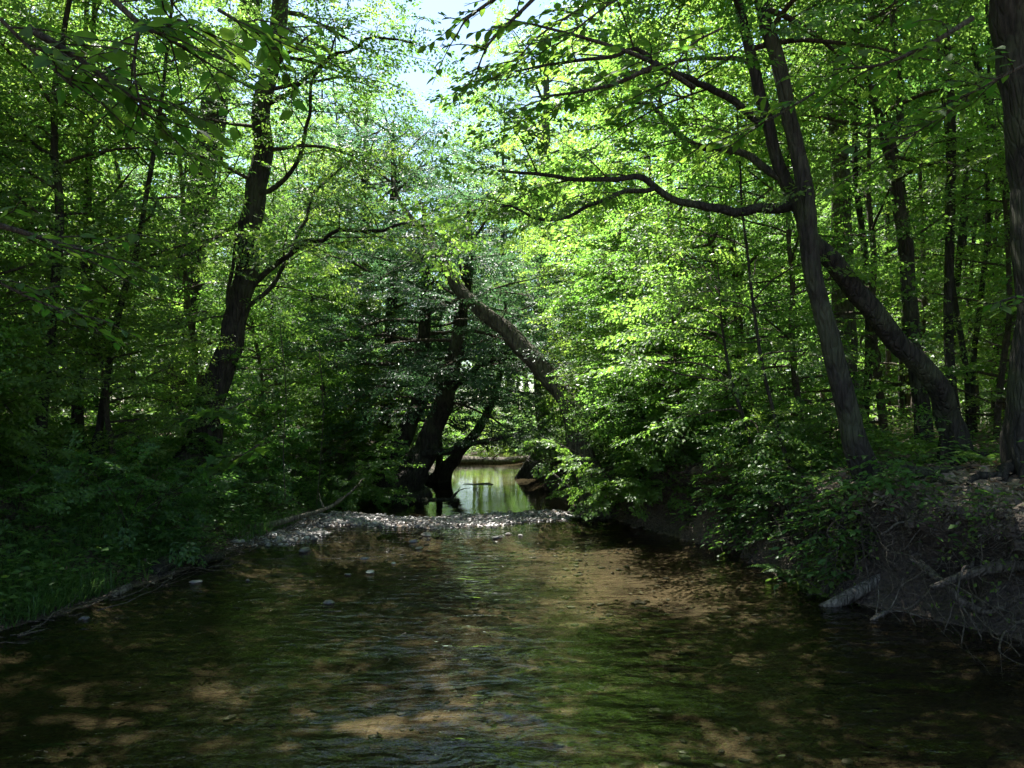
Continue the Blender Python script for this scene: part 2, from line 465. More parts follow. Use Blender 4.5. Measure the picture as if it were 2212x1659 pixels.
# ------------------------------------------------------------------ the creek valley
YK = np.array([-40, -5, 3.5, 5.5, 6.8, 8.0, 9.0, 11, 13, 15, 18, 22, 27, 33, 38, 45, 60, 100, 400.])
XLK = np.array([-4.6, -4.5, -4.3, -3.85, -3.6, -3.45, -3.35, -3.2, -3.2, -2.7, -2.25, -2.1, -1.9, -1.7, -1.0, 1.5, 9, 30, 190])
XRK = np.array([4.6, 4.5, 4.3, 3.65, 2.75, 2.75, 2.75, 1.95, 1.3, .95, .78, .72, .65, .9, 1.8, 5.5, 13, 34, 196])
def xl(y): return np.interp(y, YK, XLK) + .10 * vnoise(np.asarray(y) * 1.3, 0 * np.asarray(y) + 3.1, 5)
def xr(y): return np.interp(y, YK, XRK) + .16 * vnoise(np.asarray(y) * 1.1, 0 * np.asarray(y) + 8.1, 6)
LD = np.array([0, .35, .8, 1.4, 2.4, 5, 20, 80, 400.]); LZ = np.array([0, .1, .34, .78, 1.1, 1.35, 1.8, 3, 6])
RD = np.array([0, .06, .2, .3, .7, 1.6, 4, 20, 80, 400.]); RZ = np.array([0, .3, .7, .86, 1.0, 1.12, 1.3, 1.7, 3, 6])
def sstep(a, b, x):
    t = np.clip((x - a) / (b - a), 0, 1); return t * t * (3 - 2 * t)
def bar(x, y):
    """how strongly the gravel shoal lifts the bed"""
    yc = 12.0 + .12 * x + .25 * np.sin(x * 1.7) + .5 * vnoise(x * 1.1, y * .4, 23)
    fw = 1.15 + 1.0 * vnoise(x * 1.3 + 4, y * .5, 24) + .35 * vnoise(x * 4, y * 2, 25)
    main = np.exp(-((y - yc - .35) / np.where(y < yc + .35, fw, .5)) ** 2) * sstep(-3.7, -2.9, x) * (1 - sstep(.6, 1.7, x))
    left = np.exp(-((y - 10.4) / 1.0) ** 2) * (1 - sstep(-2.9, -2.1, x))
    far = np.exp(-((y - 18.3) / .35) ** 2) * sstep(-1.5, -1.0, x) * (1 - sstep(-.6, -.2, x))
    sand = 0 * x
    return sstep(.12, .68, np.clip(np.maximum(np.maximum(main, left), np.maximum(far, sand)), 0, 1))
def bed(x, y):
    a, b = xl(y), xr(y)
    t = np.clip((x - a) / np.maximum(b - a, .1), 0, 1)
    depth = .24 * (1 - (2 * t - 1) ** 4) + .10 * (1 - (2 * t - 1) ** 2) * sstep(9, 3, y)
    z = -depth + .06 * fbm(x * .9, y * .9, 11)
    k = bar(x, y)
    return z * (1 - k) + k * (.016 + .05 * fbm(x * 1.8, y * 1.8, 21))
def gz(x, y):
    x = np.asarray(x, float); y = np.asarray(y, float)
    a, b = xl(y), xr(y)
    n = fbm(x * .7, y * .7, 31) * .22
    zl = np.interp(a - x, LD, LZ) + n * sstep(.2, 1.5, a - x)
    zr = np.interp(x - b, RD, RZ) * np.interp(y, [14, 18, 26], [1, .8, .6]) + n * sstep(.3, 1.5, x - b)
    return np.where(x < a, zl, np.where(x > b, zr, bed(x, y)))


def stone_mesh(seed, n=9, m=4):
    r = np.random.default_rng(seed)
    V = [[0, 0, -.32]]
    for j in range(1, m):
        th = math.pi * j / m
        for k in range(n):
            a = 2 * math.pi * k / n
            rr = r.uniform(.78, 1.12)
            V.append([math.sin(th) * math.cos(a) * .62 * rr, math.sin(th) * math.sin(a) * .45 * rr, -math.cos(th) * .33 * r.uniform(.85, 1.1)])
    V.append([0, 0, .3])
    T, Q = [], []
    for k in range(n):
        T.append([0, 1 + (k + 1) % n, 1 + k]); b = 1 + (m - 2) * n; T.append([len(V) - 1, b + k, b + (k + 1) % n])
        for j in range(m - 2):
            a = 1 + j * n; Q.append([a + k, a + (k + 1) % n, a + n + (k + 1) % n, a + n + k])
    return np.array(V), [np.array(T), np.array(Q)]
FACE = []
def build_ground():
    ys = np.concatenate([np.linspace(-40, 2, 22)[:-1], np.arange(2, 16, .085), np.arange(16, 40, .25), np.geomspace(40, 400, 26)])
    lo = np.concatenate([-np.geomspace(400, 6, 26), -np.linspace(5.8, 0, 60)[:-1]])
    lo = lo - lo[-1] * 0
    tb = np.linspace(0, 1, 60)
    ro = np.concatenate([np.linspace(0, .4, 14)[1:], np.linspace(.45, 5, 46), np.geomspace(5.4, 400, 26)])
    rows = []
    for y in ys:
        a = float(xl(y)); b = float(xr(y))
        x = np.concatenate([a + lo, a + (b - a) * tb, b + ro])
        yy = np.full(len(x), y)
        z = gz(x, yy)
        # cut bank on the right: soil hollowed out under the root mat
        dz = z; k = np.exp(-((dz - .42) / .26) ** 2) * ((x > b + .01) & (x < b + .6)) * np.interp(y, [0, 4, 14, 18], [1, 1, .8, 0])
        amt = .34 + .3 * float(vnoise(np.array([y * .9]), np.array([1.5]), 77)[0])
        lump = (fbm(yy * 1.6, z * 2.2, 51) * .34 + fbm(yy * 6, z * 7, 53) * .13) * ((x > b) & (x < b + 1.2))
        x2 = x + k * amt + lump
        x2 = np.where((x > b) & (x < b + 1.5), x2, x)
        y2 = yy + fbm(x * 2.1, z * 3 + y, 61) * .1 * ((x > b) & (x < b + 1.0))
        rows.append(np.stack([x2, y2, z], 1))
    V = np.array(rows); m, n = V.shape[:2]
    g = V.reshape(-1, 3); b_ = xr(g[:, 1])
    FACE.append(g[(g[:, 0] > b_ + .0) & (g[:, 0] < b_ + .85) & (g[:, 1] > 3.8) & (g[:, 1] < 14) & (g[:, 2] > .02)])
    i = np.arange(m - 1)[:, None] * n; j = np.arange(n - 1)[None]
    F = np.stack([i + j, i + j + 1, i + n + j + 1, i + n + j], -1).reshape(-1, 4)
    o = obj('ground', mesh_np('ground', V.reshape(-1, 3), [F], [M_GROUND], smooth=True))
    tag(o, kind='structure')
build_ground()

def build_water():
    ys = np.concatenate([np.linspace(-12, 2, 15)[:-1], np.arange(2, 9, .028), np.arange(9, 14.5, .05), np.arange(14.5, 44, .3)])
    t = np.linspace(0, 1, 190)
    rows = []
    for y in ys:
        a = float(xl(y)) - .5; b = float(xr(y)) + .75
        x = a + (b - a) * t
        yy = np.full(len(x), y)
        near = float(np.interp(y, [3, 5.5, 9, 11], [1.0, .42, .12, .05]))
        w = near * (.022 * fbm(x * 2.2 + .8 * vnoise(x, yy, 3), yy * 6.0, 101, 3) + .008 * fbm(x * 6, yy * 13, 111, 2))
        rif = np.exp(-((yy - 11.2 - .1 * x) / .6) ** 2) * sstep(.1, .8, x)
        w = w + rif * .08 * fbm(x * 6, yy * 8, 121, 3)
        rows.append(np.stack([x, yy, w], 1))
    V = np.array(rows); m, n = V.shape[:2]
    i = np.arange(m - 1)[:, None] * n; j = np.arange(n - 1)[None]
    F = np.stack([i + j, i + j + 1, i + n + j + 1, i + n + j], -1).reshape(-1, 4)
    tag(obj('creek_water', mesh_np('creek_water', V.reshape(-1, 3), [F], [M_WATER], smooth=True)), kind='structure')
build_water()

# ------------------------------------------------------------------ trees that can be told apart
def densify(pts, rads, n=6):
    P = np.array([p if isinstance(p, np.ndarray) or p[0] != int(p[0]) or abs(p[1]) < 20 and abs(p[0]) < 12 else px(*p) for p in pts], float)
    path = smooth_path(P, n)
    rad = np.interp(np.linspace(0, len(P) - 1, len(path)), np.linspace(0, len(P) - 1, len(rads)), rads)
    return path, rad

def tree(name, label, pts, rads, seed, bark=M_BARK, leafm=M_LEAF, leaf=.085, limbs=(), auto=None, group=None, blank=LEAF_LO, roots=0, ridge=.10, flare=1.8, thin=1.0, cat='tree', sides=22, dead=0):
    rng = np.random.default_rng(seed)
    path, rad = densify(pts, rads)
    base = path[0].copy()
    base[2] = float(gz(base[0], base[1]))
    e = tag(obj(name, None, loc=base), label, cat, group)
    # sink the foot into the soil and flare it
    foot = np.vstack([path[0] - unit(path[1] - path[0]) * .35 + np.array([0, 0, min(0, base[2] - path[0][2])]), path])
    fr = np.concatenate([[rad[0] * flare], rad])
    h = np.concatenate([[0], np.linalg.norm(path - path[0], axis=1)])
    fr = fr * (1 + (flare - 1) * np.exp(-h / (rad[0] * 2.2)))
    jit = np.stack([vnoise(h * 1.7 + 3, 0 * h + seed, 401), vnoise(h * 1.7 + 9, 0 * h + seed, 402), 0 * h], 1) + .5 * np.stack([vnoise(h * 4 + 3, 0 * h + seed, 403), vnoise(h * 4 + 9, 0 * h + seed, 404), 0 * h], 1)
    foot = foot + jit * fr[:, None] * .7
    t = Tubes(); t.add(foot, fr, sides, ridge, seed, lobe=.26 * np.exp(-h / (rad[0] * 2.6)))
    obj('trunk', t.mesh('trunk', bark, base), e)
    tw = Tubes(); rows = []
    for li in limbs:
        lp, lr = densify(li['pts'], li['r'], 5)
        hh = np.concatenate([[0], np.cumsum(np.linalg.norm(np.diff(lp, axis=0), axis=1))])
        lp = lp + np.stack([vnoise(hh * 2.6, 0 * hh + seed, 411), vnoise(hh * 2.6, 0 * hh + seed, 412), 1.2 * vnoise(hh * 3.1, 0 * hh + seed, 413)], 1) * np.minimum(hh, .3)[:, None] * .45
        lt = Tubes(); lt.add(lp, lr, 9, .1, seed + 7)
        lo_ = obj('limb', lt.mesh('limb', bark, base), e)
        ltw = Tubes(); lrows = []
        if li.get('leafy', True):
            L = float(np.linalg.norm(np.diff(lp, axis=0), axis=1).sum())
            clothe(lp, L, rng, ltw, lrows, lr[0], start=li.get('start', .25), spray=li.get('spray', .55), sec_sp=li.get('sp', .3), droop=li.get('droop', 0))
            tag(obj('twigs', ltw.mesh('twigs', M_TWIG, base), lo_), kind='stuff')
            P, D, N, L = spray_leaves(lrows, leaf * .72, rng, thin)
            V, Fs = leaf_field(P - base, D, N, L, blank)
            tag(obj('foliage', mesh_np('foliage', V, Fs, [leafm]), lo_), kind='stuff')
    if auto:
        auto_limbs(path, rad, rng, tw, rows, **auto)
    for k in range(dead):
        p, d = polyat(path, rng.uniform(.35, .98))
        q = wander(p, rng.uniform(0, 6.28), rng.uniform(-.4, 1.0), rng.uniform(.5, 1.5), 6, rng, .05, .25)
        tw.add(q, np.linspace(.012, .003, 7), 4, cap=False)
        for z in range(3):
            p2, d2 = polyat(q, rng.uniform(.2, .9))
            tw.add(wander(p2, rng.uniform(0, 6.28), rng.uniform(-.6, .8), rng.uniform(.2, .6), 4, rng, .1, .3), np.linspace(.005, .002, 5), 3, cap=False)
    for k in range(roots):
        a = 2 * math.pi * (k + rng.uniform(-.3, .3)) / roots
        L = rng.uniform(.5, 1.0); q = []
        for s in np.linspace(0, 1, 8):
            a += rng.normal(0, .12)
            x, y = base[0] + math.cos(a) * L * s, base[1] + math.sin(a) * L * s
            q.append([x, y, float(gz(x, y)) + .10 * (1 - s) ** 2 + .01])
        rt = Tubes(); rt.add(np.array(q), np.linspace(rad[0] * .5, .015, 8), 6, .08, k)
        obj('root', rt.mesh('root', bark, base), e)
    if tw.V:
        tag(obj('twigs', tw.mesh('twigs', M_DEAD if dead else M_TWIG, base), e), kind='stuff')
    if rows:
        P, D, N, L = spray_leaves(rows, leaf * .72, rng, thin)
        V, Fs = leaf_field(P - base, D, N, L, blank)
        tag(obj('crown', mesh_np('crown', V, Fs, [leafm]), e), kind='stuff')
    return e

# left bank
tree('creekside_tree', 'tall leaning tree on the left bank with limbs reaching over the creek',
     [(395, 1030, 11), (440, 920, 11), (490, 770, 11), (520, 640, 11), (540, 450, 11), (565, 330, 11), (577, 180, 11), (605, 40, 11.1), (625, -150, 11.3), (640, -500, 11.6), (650, -900, 11.8)],
     [.21, .19, .165, .15, .14, .13, .12, .11, .10, .07, .02], 1, bark=M_BARK, leaf=.08, roots=4, thin=.72,
     limbs=[dict(pts=[(525, 645, 11), (560, 590, 10.9), (640, 540, 10.7), (720, 515, 10.4), (860, 490, 10), (950, 470, 9.6)], r=[.05, .04, .035, .028, .02, .01]),
            dict(pts=[(545, 420, 11), (585, 400, 10.8), (640, 350, 10.6), (665, 270, 10.4), (690, 180, 10.3), (740, 60, 10.2)], r=[.04, .034, .03, .025, .02, .01]),
            dict(pts=[(500, 740, 10.95), (492, 650, 10.8), (505, 560, 10.8), (512, 500, 10.8)], r=[.035, .03, .025, .015]),
            dict(pts=[(540, 660, 11), (600, 590, 11.2), (650, 500, 11.4), (720, 380, 11.6), (800, 330, 11.8)], r=[.035, .03, .025, .018, .01]),
            dict(pts=[(535, 470, 11), (470, 500, 10.6), (400, 560, 10.2), (330, 580, 9.8)], r=[.03, .025, .018, .01]),
            dict(pts=[(570, 230, 11), (680, 150, 10.6), (800, 100, 10.3), (900, 90, 10)], r=[.035, .028, .02, .01])],
     auto=dict(t0=.3, n=24, Lmax=2.4, el=(.1, .8), bias=-.3, bw=.25))
tree('broad_tree', 'thick rough trunk standing behind the leaning tree on the left bank',
     [(372, 1000, 16), (395, 640, 16), (412, 480, 16), (432, 380, 16), (480, 160, 16), (535, 40, 16), (575, -150, 16), (620, -500, 16), (640, -800, 16)],
     [.30, .27, .26, .25, .23, .21, .18, .1, .03], 2, bark=M_BARK, leaf=.095, blank=LEAF_LO, auto=dict(t0=.45, n=18, Lmax=3.0, el=(.1, .9)))
tree('slender_tree', 'slender dark forked stem near the left edge behind the shrubs',
     [(85, 980, 9), (100, 850, 9), (122, 600, 9), (128, 430, 9), (118, 330, 9), (118, 200, 9), (140, 60, 9), (165, -100, 9), (180, -400, 9)],
     [.06, .055, .05, .045, .04, .035, .03, .025, .01], 3, leaf=.08, leafm=M_LEAF2, auto=dict(t0=.3, n=16, Lmax=1.9),
     limbs=[dict(pts=[(125, 345, 9), (70, 300, 8.8), (0, 215, 8.6), (-80, 150, 8.4)], r=[.025, .02, .015, .008])])
tree('slender_tree', 'thin stem leaning right among the shrubs on the left bank',
     [(205, 980, 10), (255, 680, 10), (290, 560, 10), (305, 480, 10), (335, 320, 10), (350, 200, 10), (370, 20, 10), (380, -200, 10)],
     [.045, .04, .036, .032, .028, .022, .018, .01], 4, leaf=.08, leafm=M_LEAF2, auto=dict(t0=.22, n=16, Lmax=1.8))
tree('slender_tree', 'upright dark stem between two thinner ones at the far left',
     [(160, 970, 10.8), (178, 720, 10.8), (184, 620, 10.8), (192, 400, 10.8), (200, 200, 10.8), (205, -100, 10.8)],
     [.075, .065, .06, .05, .04, .02], 5, leaf=.08, leafm=M_LEAF2, auto=dict(t0=.35, n=12, Lmax=1.8))
tree('added_shade_tree', 'tall unseen tree added outside the left edge to shade the near water',  # added out of view; its long high limbs shade the near creek bed
     [(-5.6, 7.4, .9), (-5.5, 7.4, 4), (-5.3, 7.5, 7.5), (-5.0, 7.6, 11), (-4.9, 7.7, 15)], [.2, .17, .14, .1, .03], 31, leaf=.17, blank=LEAF_LO, leafm=M_LEAF2,
     limbs=[dict(pts=[np.array(p) for p in q], r=[.08, .06, .04, .03, .012], spray=.85, sp=.34, start=.15) for q in (
         [(-5.3, 7.5, 7.4), (-3.6, 7.7, 8.2), (-1.6, 7.5, 8.7), (.6, 7.2, 8.8), (2.2, 7.0, 8.7)],
         [(-5.2, 7.5, 9), (-3.8, 8.4, 10), (-2.0, 9, 10.6), (-.2, 9.2, 10.8), (1.6, 9.2, 10.6)],
         [(-5.2, 7.5, 8.4), (-4.0, 6.4, 9), (-2.4, 5.8, 9.4), (-.6, 5.5, 9.5), (1.2, 5.4, 9.4)],
         [(-5.1, 7.5, 10.4), (-3.6, 6.8, 11.4), (-1.8, 6.5, 12), (.2, 6.4, 12.2), (2.6, 6.4, 12)],
         [(-5.2, 7.5, 7.8), (-5.0, 9.0, 8.4), (-4.6, 10, 8.8), (-4.0, 10.8, 9), (-3.4, 11.4, 9)])],
     auto=dict(t0=.55, n=10, Lmax=3.0))
# right bank
tree('creekside_tree', 'near trunk on the right bank rising from the leafy crest with bare roots',
     [(1905, 1110, 7.5), (1880, 1040, 7.5), (1850, 970, 7.5), (1812, 850, 7.5), (1782, 700, 7.5), (1757, 600, 7.5), (1748, 520, 7.5), (1744, 456, 7.5), (1735, 369, 7.5), (1709, 260, 7.5), (1678, 108, 7.5), (1648, 22, 7.5), (1600, -200, 7.6), (1560, -700, 7.8)],
     [.125, .118, .11, .10, .09, .085, .085, .085, .08, .075, .068, .062, .05, .015], 6, leaf=.085, leafm=M_LEAF2, roots=5, thin=.65,
     auto=dict(t0=.55, n=14, Lmax=2.3, el=(.1, .8), bias=3.0, bw=.3))
tree('leaning_tree', 'heavily leaning dark trunk on the right bank with a long limb over the creek',
     [(2090, 1025, 8.6), (2065, 960, 8.6), (2030, 850, 8.5), (1950, 745, 8.3), (1880, 660, 8.1), (1796, 564, 7.9), (1752, 515, 7.85), (1722, 440, 7.8), (1683, 369, 7.75), (1661, 282, 7.7), (1644, 208, 7.7), (1622, 121, 7.7), (1605, 43, 7.7), (1570, -150, 7.7), (1520, -500, 7.7)],
     [.145, .132, .12, .11, .10, .09, .082, .072, .062, .057, .053, .05, .044, .035, .01], 7, leaf=.085, leafm=M_LEAF, roots=5,
     limbs=[dict(pts=[(1715, 442, 7.8), (1650, 462, 7.8), (1605, 464, 7.75), (1540, 438, 7.7), (1475, 421, 7.65), (1400, 400, 7.6), (1330, 384, 7.5), (1200, 385, 7.3), (1070, 388, 7.1)], r=[.055, .05, .045, .042, .038, .032, .026, .02, .012], start=.5, sp=.45),
            dict(pts=[(1420, 405, 7.6), (1330, 435, 7.4), (1200, 455, 7.2), (1085, 460, 7.0)], r=[.025, .02, .016, .009]),
            dict(pts=[(1655, 270, 7.7), (1560, 200, 7.5), (1480, 150, 7.2), (1380, 120, 7.0), (1250, 125, 6.8), (1110, 170, 6.7)], r=[.04, .034, .028, .02, .015, .008]),
            dict(pts=[(1690, 385, 7.75), (1600, 330, 8), (1500, 300, 8.2), (1400, 230, 8.4), (1330, 205, 8.6)], r=[.04, .035, .03, .022, .01])],
     auto=dict(t0=.62, n=12, Lmax=2.4, el=(.1, .8), bias=3.1, bw=.4))
tree('straight_tree', 'straight grey trunk behind the forking trunks on the right bank',
     [(1845, 970, 12.5), (1838, 850, 12.5), (1822, 600, 12.5), (1812, 400, 12.5), (1805, 50, 12.5), (1800, -200, 12.5), (1790, -800, 12.5)],
     [.17, .165, .155, .145, .13, .12, .03], 8, bark=M_BARKG, leaf=.09, blank=LEAF_LO, leafm=M_LEAF, auto=dict(t0=.38, n=24, Lmax=3.2))
tree('forked_tree', 'slim tree on the right bank forking high into two stems',
     [(1992, 1000, 10), (1985, 850, 10), (1960, 600, 10), (1938, 440, 10), (1922, 330, 10), (1900, 250, 10), (1870, 160, 10), (1838, 0, 10), (1820, -200, 10), (1790, -500, 10)],
     [.10, .095, .085, .075, .065, .05, .042, .036, .03, .01], 9, leaf=.085, leafm=M_LEAF, auto=dict(t0=.4, n=20, Lmax=2.4),
     limbs=[dict(pts=[(1922, 335, 10), (1938, 220, 10), (1936, 100, 10), (1945, -60, 10), (1950, -300, 10)], r=[.05, .045, .04, .03, .01], start=.3)])
tree('near_tree', 'big rough trunk at the right edge of the picture, nearest of all',
     [(2248, 1080, 6.8), (2238, 900, 6.8), (2232, 450, 6.8), (2214, 200, 6.8), (2196, 0, 6.8), (2180, -200, 6.8), (2140, -1000, 6.8)],
     [.19, .175, .17, .165, .16, .15, .03], 10, bark=M_BARK, leaf=.09, leafm=M_LEAF2, roots=5, sides=18, auto=dict(t0=.55, n=16, Lmax=3.0, el=(0, .8), bias=2.6, bw=.4))
# middle distance
tree('leaning_tree', 'half-dead trunk leaning from the right bank up over the creek',
     [(1312, 1095, 12.6), (1275, 1010, 12.6), (1245, 920, 12.7), (1205, 840, 12.9), (1160, 785, 13), (1100, 722, 13.2), (1050, 677, 13.4), (1000, 632, 13.6), (955, 565, 13.8), (925, 510, 14), (893, 478, 14), (866, 440, 14.1), (850, 385, 14.2)],
     [.21, .19, .17, .16, .15, .14, .125, .11, .09, .07, .05, .03, .012], 11, bark=M_SNAG, roots=4, dead=30, ridge=.13)
tree('straight_tree', 'pale straight trunk behind the half-dead leaning tree',
     [(1178, 990, 20), (1165, 800, 20), (1168, 640, 20), (1172, 480, 20), (1178, 300, 20), (1182, 60, 20)],
     [.19, .17, .165, .155, .12, .03], 12, bark=M_BARKG, leaf=.1, blank=LEAF_LO, leafm=M_LEAF, auto=dict(t0=.5, n=16, Lmax=2.6))
tree('bowed_tree', 'dark bowed trunk at the left waterline beyond the gravel shoal',
     [(832, 1085, 15.5), (868, 1035, 15.5), (905, 985, 15.5), (938, 930, 15.4), (962, 850, 15.3), (985, 750, 15.2), (1000, 650, 15.1), (1010, 540, 15), (1015, 420, 15)],
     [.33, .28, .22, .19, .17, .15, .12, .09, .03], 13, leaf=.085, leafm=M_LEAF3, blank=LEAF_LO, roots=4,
     limbs=[dict(pts=[(912, 982, 15.4), (960, 972, 15.2), (1020, 965, 15), (1080, 948, 14.8), (1130, 925, 14.6)], r=[.09, .075, .06, .045, .02], start=.35),
            dict(pts=[(965, 850, 15.3), (1030, 800, 15), (1090, 780, 14.7), (1150, 790, 14.4)], r=[.07, .055, .04, .02])],
     auto=dict(t0=.3, n=26, Lmax=2.6, el=(-.1, .6)))
tree('bowed_tree', 'second bowed trunk just left of the one at the waterline',
     [(795, 1065, 16.4), (850, 1000, 16.4), (885, 930, 16.4), (905, 840, 16.4), (915, 700, 16.4), (920, 560, 16.4), (915, 440, 16.4)],
     [.24, .21, .18, .16, .13, .1, .03], 14, leaf=.085, leafm=M_LEAF3, blank=LEAF_LO, auto=dict(t0=.28, n=28, Lmax=2.8, el=(-.1, .6)))
tree('straight_tree', 'upright dark trunk left of the bowed pair beyond the shoal',
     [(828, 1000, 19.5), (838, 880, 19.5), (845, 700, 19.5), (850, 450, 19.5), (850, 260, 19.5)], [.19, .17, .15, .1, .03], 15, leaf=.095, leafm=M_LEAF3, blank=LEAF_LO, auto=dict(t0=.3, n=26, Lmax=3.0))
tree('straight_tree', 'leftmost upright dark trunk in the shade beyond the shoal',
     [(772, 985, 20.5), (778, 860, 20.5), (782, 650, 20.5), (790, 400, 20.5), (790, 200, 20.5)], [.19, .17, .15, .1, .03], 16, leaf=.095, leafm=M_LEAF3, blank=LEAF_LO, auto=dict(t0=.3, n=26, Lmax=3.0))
tree('bowed_tree', 'small leaning tree on the islet where the far creek glows',
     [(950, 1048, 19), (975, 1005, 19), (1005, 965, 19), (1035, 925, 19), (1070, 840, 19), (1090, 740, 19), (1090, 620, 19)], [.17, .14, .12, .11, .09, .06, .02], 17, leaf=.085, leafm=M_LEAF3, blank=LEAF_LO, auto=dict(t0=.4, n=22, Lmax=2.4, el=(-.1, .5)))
tree('thin_tree', 'thin upright stem beside the leaning tree on the islet',
     [(948, 1030, 20), (948, 950, 20), (950, 800, 20), (955, 600, 20)], [.09, .08, .06, .02], 18, leaf=.085, leafm=M_LEAF3, blank=LEAF_LO, auto=dict(t0=.35, n=16, Lmax=2.0, el=(-.1, .5)))
tree('sapling', 'thin curved sapling arching from the right bank up past the long limb',
     [(1705, 1010, 8.4), (1680, 930, 8.4), (1650, 800, 8.4), (1628, 670, 8.4), (1615, 560, 8.4), (1605, 470, 8.4), (1598, 350, 8.4), (1590, 200, 8.4)], [.024, .022, .02, .018, .016, .014, .011, .006], 19, leaf=.08, auto=dict(t0=.25, n=12, Lmax=1.0), sides=8)
tree('sapling', 'short sapling bent toward the water on the right bank',
     [(1645, 1075, 9), (1632, 1000, 9), (1612, 920, 9), (1580, 820, 9), (1560, 700, 9), (1550, 560, 9)], [.035, .03, .026, .02, .015, .006], 20, leaf=.08, auto=dict(t0=.3, n=14, Lmax=1.3, bias=3.1, bw=.4), sides=8)

# ------------------------------------------------------------------ templates for the wood behind
def template(seed, H, r, t0, n, Lmax, leaf, leafm, bark, lean=.05, el=(.1, .9), **kw):
    rng = np.random.default_rng(seed)
    k = 9
    z = np.linspace(0, H, k)
    path = np.stack([np.cumsum(rng.normal(0, lean * H / k, k)), np.cumsum(rng.normal(0, lean * H / k, k)), z], 1)
    path -= path[0]
    path = smooth_path(path, 3)
    path[:, 2] -= .3
    rad = r * (1 - np.linspace(0, 1, len(path)) ** 1.3) + .012
    rad[0] *= 1.5; rad[1] *= 1.2
    t = Tubes(); t.add(path, rad, 9, .06, seed)
    rows = []
    auto_limbs(path, rad, rng, t, rows, t0=t0, n=n, Lmax=Lmax, el=el, **kw)
    P, D, N, L = spray_leaves(rows, leaf * .78, rng, .72)
    V, Fs = leaf_field(P, D, N, L, LEAF_LO)
    return t.mesh('trunk', bark), mesh_np('crown', V, Fs, [leafm])

TALL = [template(101, 17, .15, .2, 36, 3.6, .12, M_LEAF, M_BARKG, tubes=False, sec_sp=.55, sp_sp=.33, spray=.75),
        template(102, 20, .19, .25, 36, 4.2, .13, M_LEAF2, M_BARK, tubes=False, sec_sp=.6, sp_sp=.36, spray=.85),
        template(103, 14, .12, .15, 34, 3.2, .11, M_LEAF, M_BARKG, tubes=False, sec_sp=.5, sp_sp=.32, spray=.7),
        template(104, 18, .15, .2, 36, 3.6, .12, M_LEAF2, M_BARK, tubes=False, sec_sp=.55, sp_sp=.33, spray=.75)]
UNDER = [template(111, 6.5, .05, .12, 26, 1.9, .085, M_LEAF, M_TWIG, .09, (.05, .7), sec_sp=.36, sp_sp=.25),
         template(112, 5.0, .04, .10, 22, 1.8, .085, M_LEAF, M_TWIG, .1, (.05, .7), sec_sp=.36, sp_sp=.25),
         template(113, 8.5, .07, .15, 30, 2.2, .09, M_LEAF2, M_TWIG, .07, (.1, .8), sec_sp=.4, sp_sp=.27),
         template(114, 6.0, .05, .12, 26, 2.0, .08, M_LEAF2, M_TWIG, .1, (.05, .7), sec_sp=.36, sp_sp=.25)]

def place(name, tmpl, x, y, rz, s, label, cat, group=None, tilt=(0, 0), leafm=None):
    e = obj(name, None, loc=(x, y, float(gz(x, y))), rot=(tilt[0], tilt[1], rz), scale=s)
    tag(e, label, cat, group)
    obj('trunk', tmpl[0], e)
    c = tag(obj('crown', tmpl[1], e), kind='stuff')
    return e

OVER = [template(121, 6.0, .05, .10, 22, 2.5, .085, M_LEAF, M_TWIG, .08, (.0, .7), sec_sp=.42, sp_sp=.3, bias=math.pi, bw=.6),
        template(122, 8.0, .065, .12, 26, 2.6, .09, M_LEAF, M_TWIG, .07, (.0, .8), sec_sp=.42, sp_sp=.3, bias=math.pi, bw=.6)]
rng = np.random.default_rng(7)
def clear_of_gap(x, y, h):
    """keep the strip of open sky over the creek free"""
    u = x / y * FPX + CX if y > 1 else 9999
    halfw = 1.3 / max(y, 1) * FPX
    if 885 - halfw < u < 985 + halfw:
        return 1.6 + .41 * y > h
    return True

POLE = [template(131, 13, .055, .55, 16, 1.8, .1, M_LEAF, M_BARK, .05, (.2, .9), tubes=False, sec_sp=.5, sp_sp=.32),
        template(132, 11, .04, .5, 14, 1.6, .1, M_LEAF2, M_BARK, .06, (.2, .9), tubes=False, sec_sp=.5, sp_sp=.32)]
tall_pts = []
LM = [(-9999, ''), (110, 'the slender forked stem'), (270, 'the thin left stem'), (420, 'the thick left trunk'), (530, 'the leaning left trunk'), (700, 'the hanging vine'), (800, 'the upright dark trunks'), (930, 'the bowed trunks'),
      (1060, 'the half-dead trunk'), (1170, 'the pale straight trunk'), (1330, 'the half-dead trunk foot'), (1480, 'the long limb'), (1620, 'the thin curved sapling'), (1720, 'the right fork'), (1820, 'the straight grey trunk'), (1950, 'the slim forked tree'), (2060, 'the heavily leaning trunk'), (2200, 'the rightmost trunk'), (9999, '')]
def where(x, y):
    if y < 2: return 'beside the photographer on the %s' % ('left' if x < 0 else 'right')
    u = x / y * FPX + CX
    if u < -40: return 'outside the left edge'
    if u > 2260: return 'outside the right edge'
    q = min(LM[1:-1], key=lambda l: abs(l[0] - u))
    return '%s %s' % ('left of' if u < q[0] else 'right of', q[1])
LABELS = {}
def uniq(lab, y):
    LABELS.setdefault(lab, 0); LABELS[lab] += 1
    return lab if LABELS[lab] == 1 else lab + (', second', ', third', ', fourth', ', fifth', ', farthest')[min(LABELS[lab] - 2, 4)]
tries = 0
tall_pts += [(-6.0, 5.4), (-12.5, 10.5), (-5.4, 2.6), (5.8, 5.0), (5.6, 1.6), (11.5, 9.0), (11.6, 14), (2.5, 31), (-.5, 44.5), (-2.2, 60)]  # the nearest ones, out of view, are added to shade the foreground
NFIX = len(tall_pts)
big = []
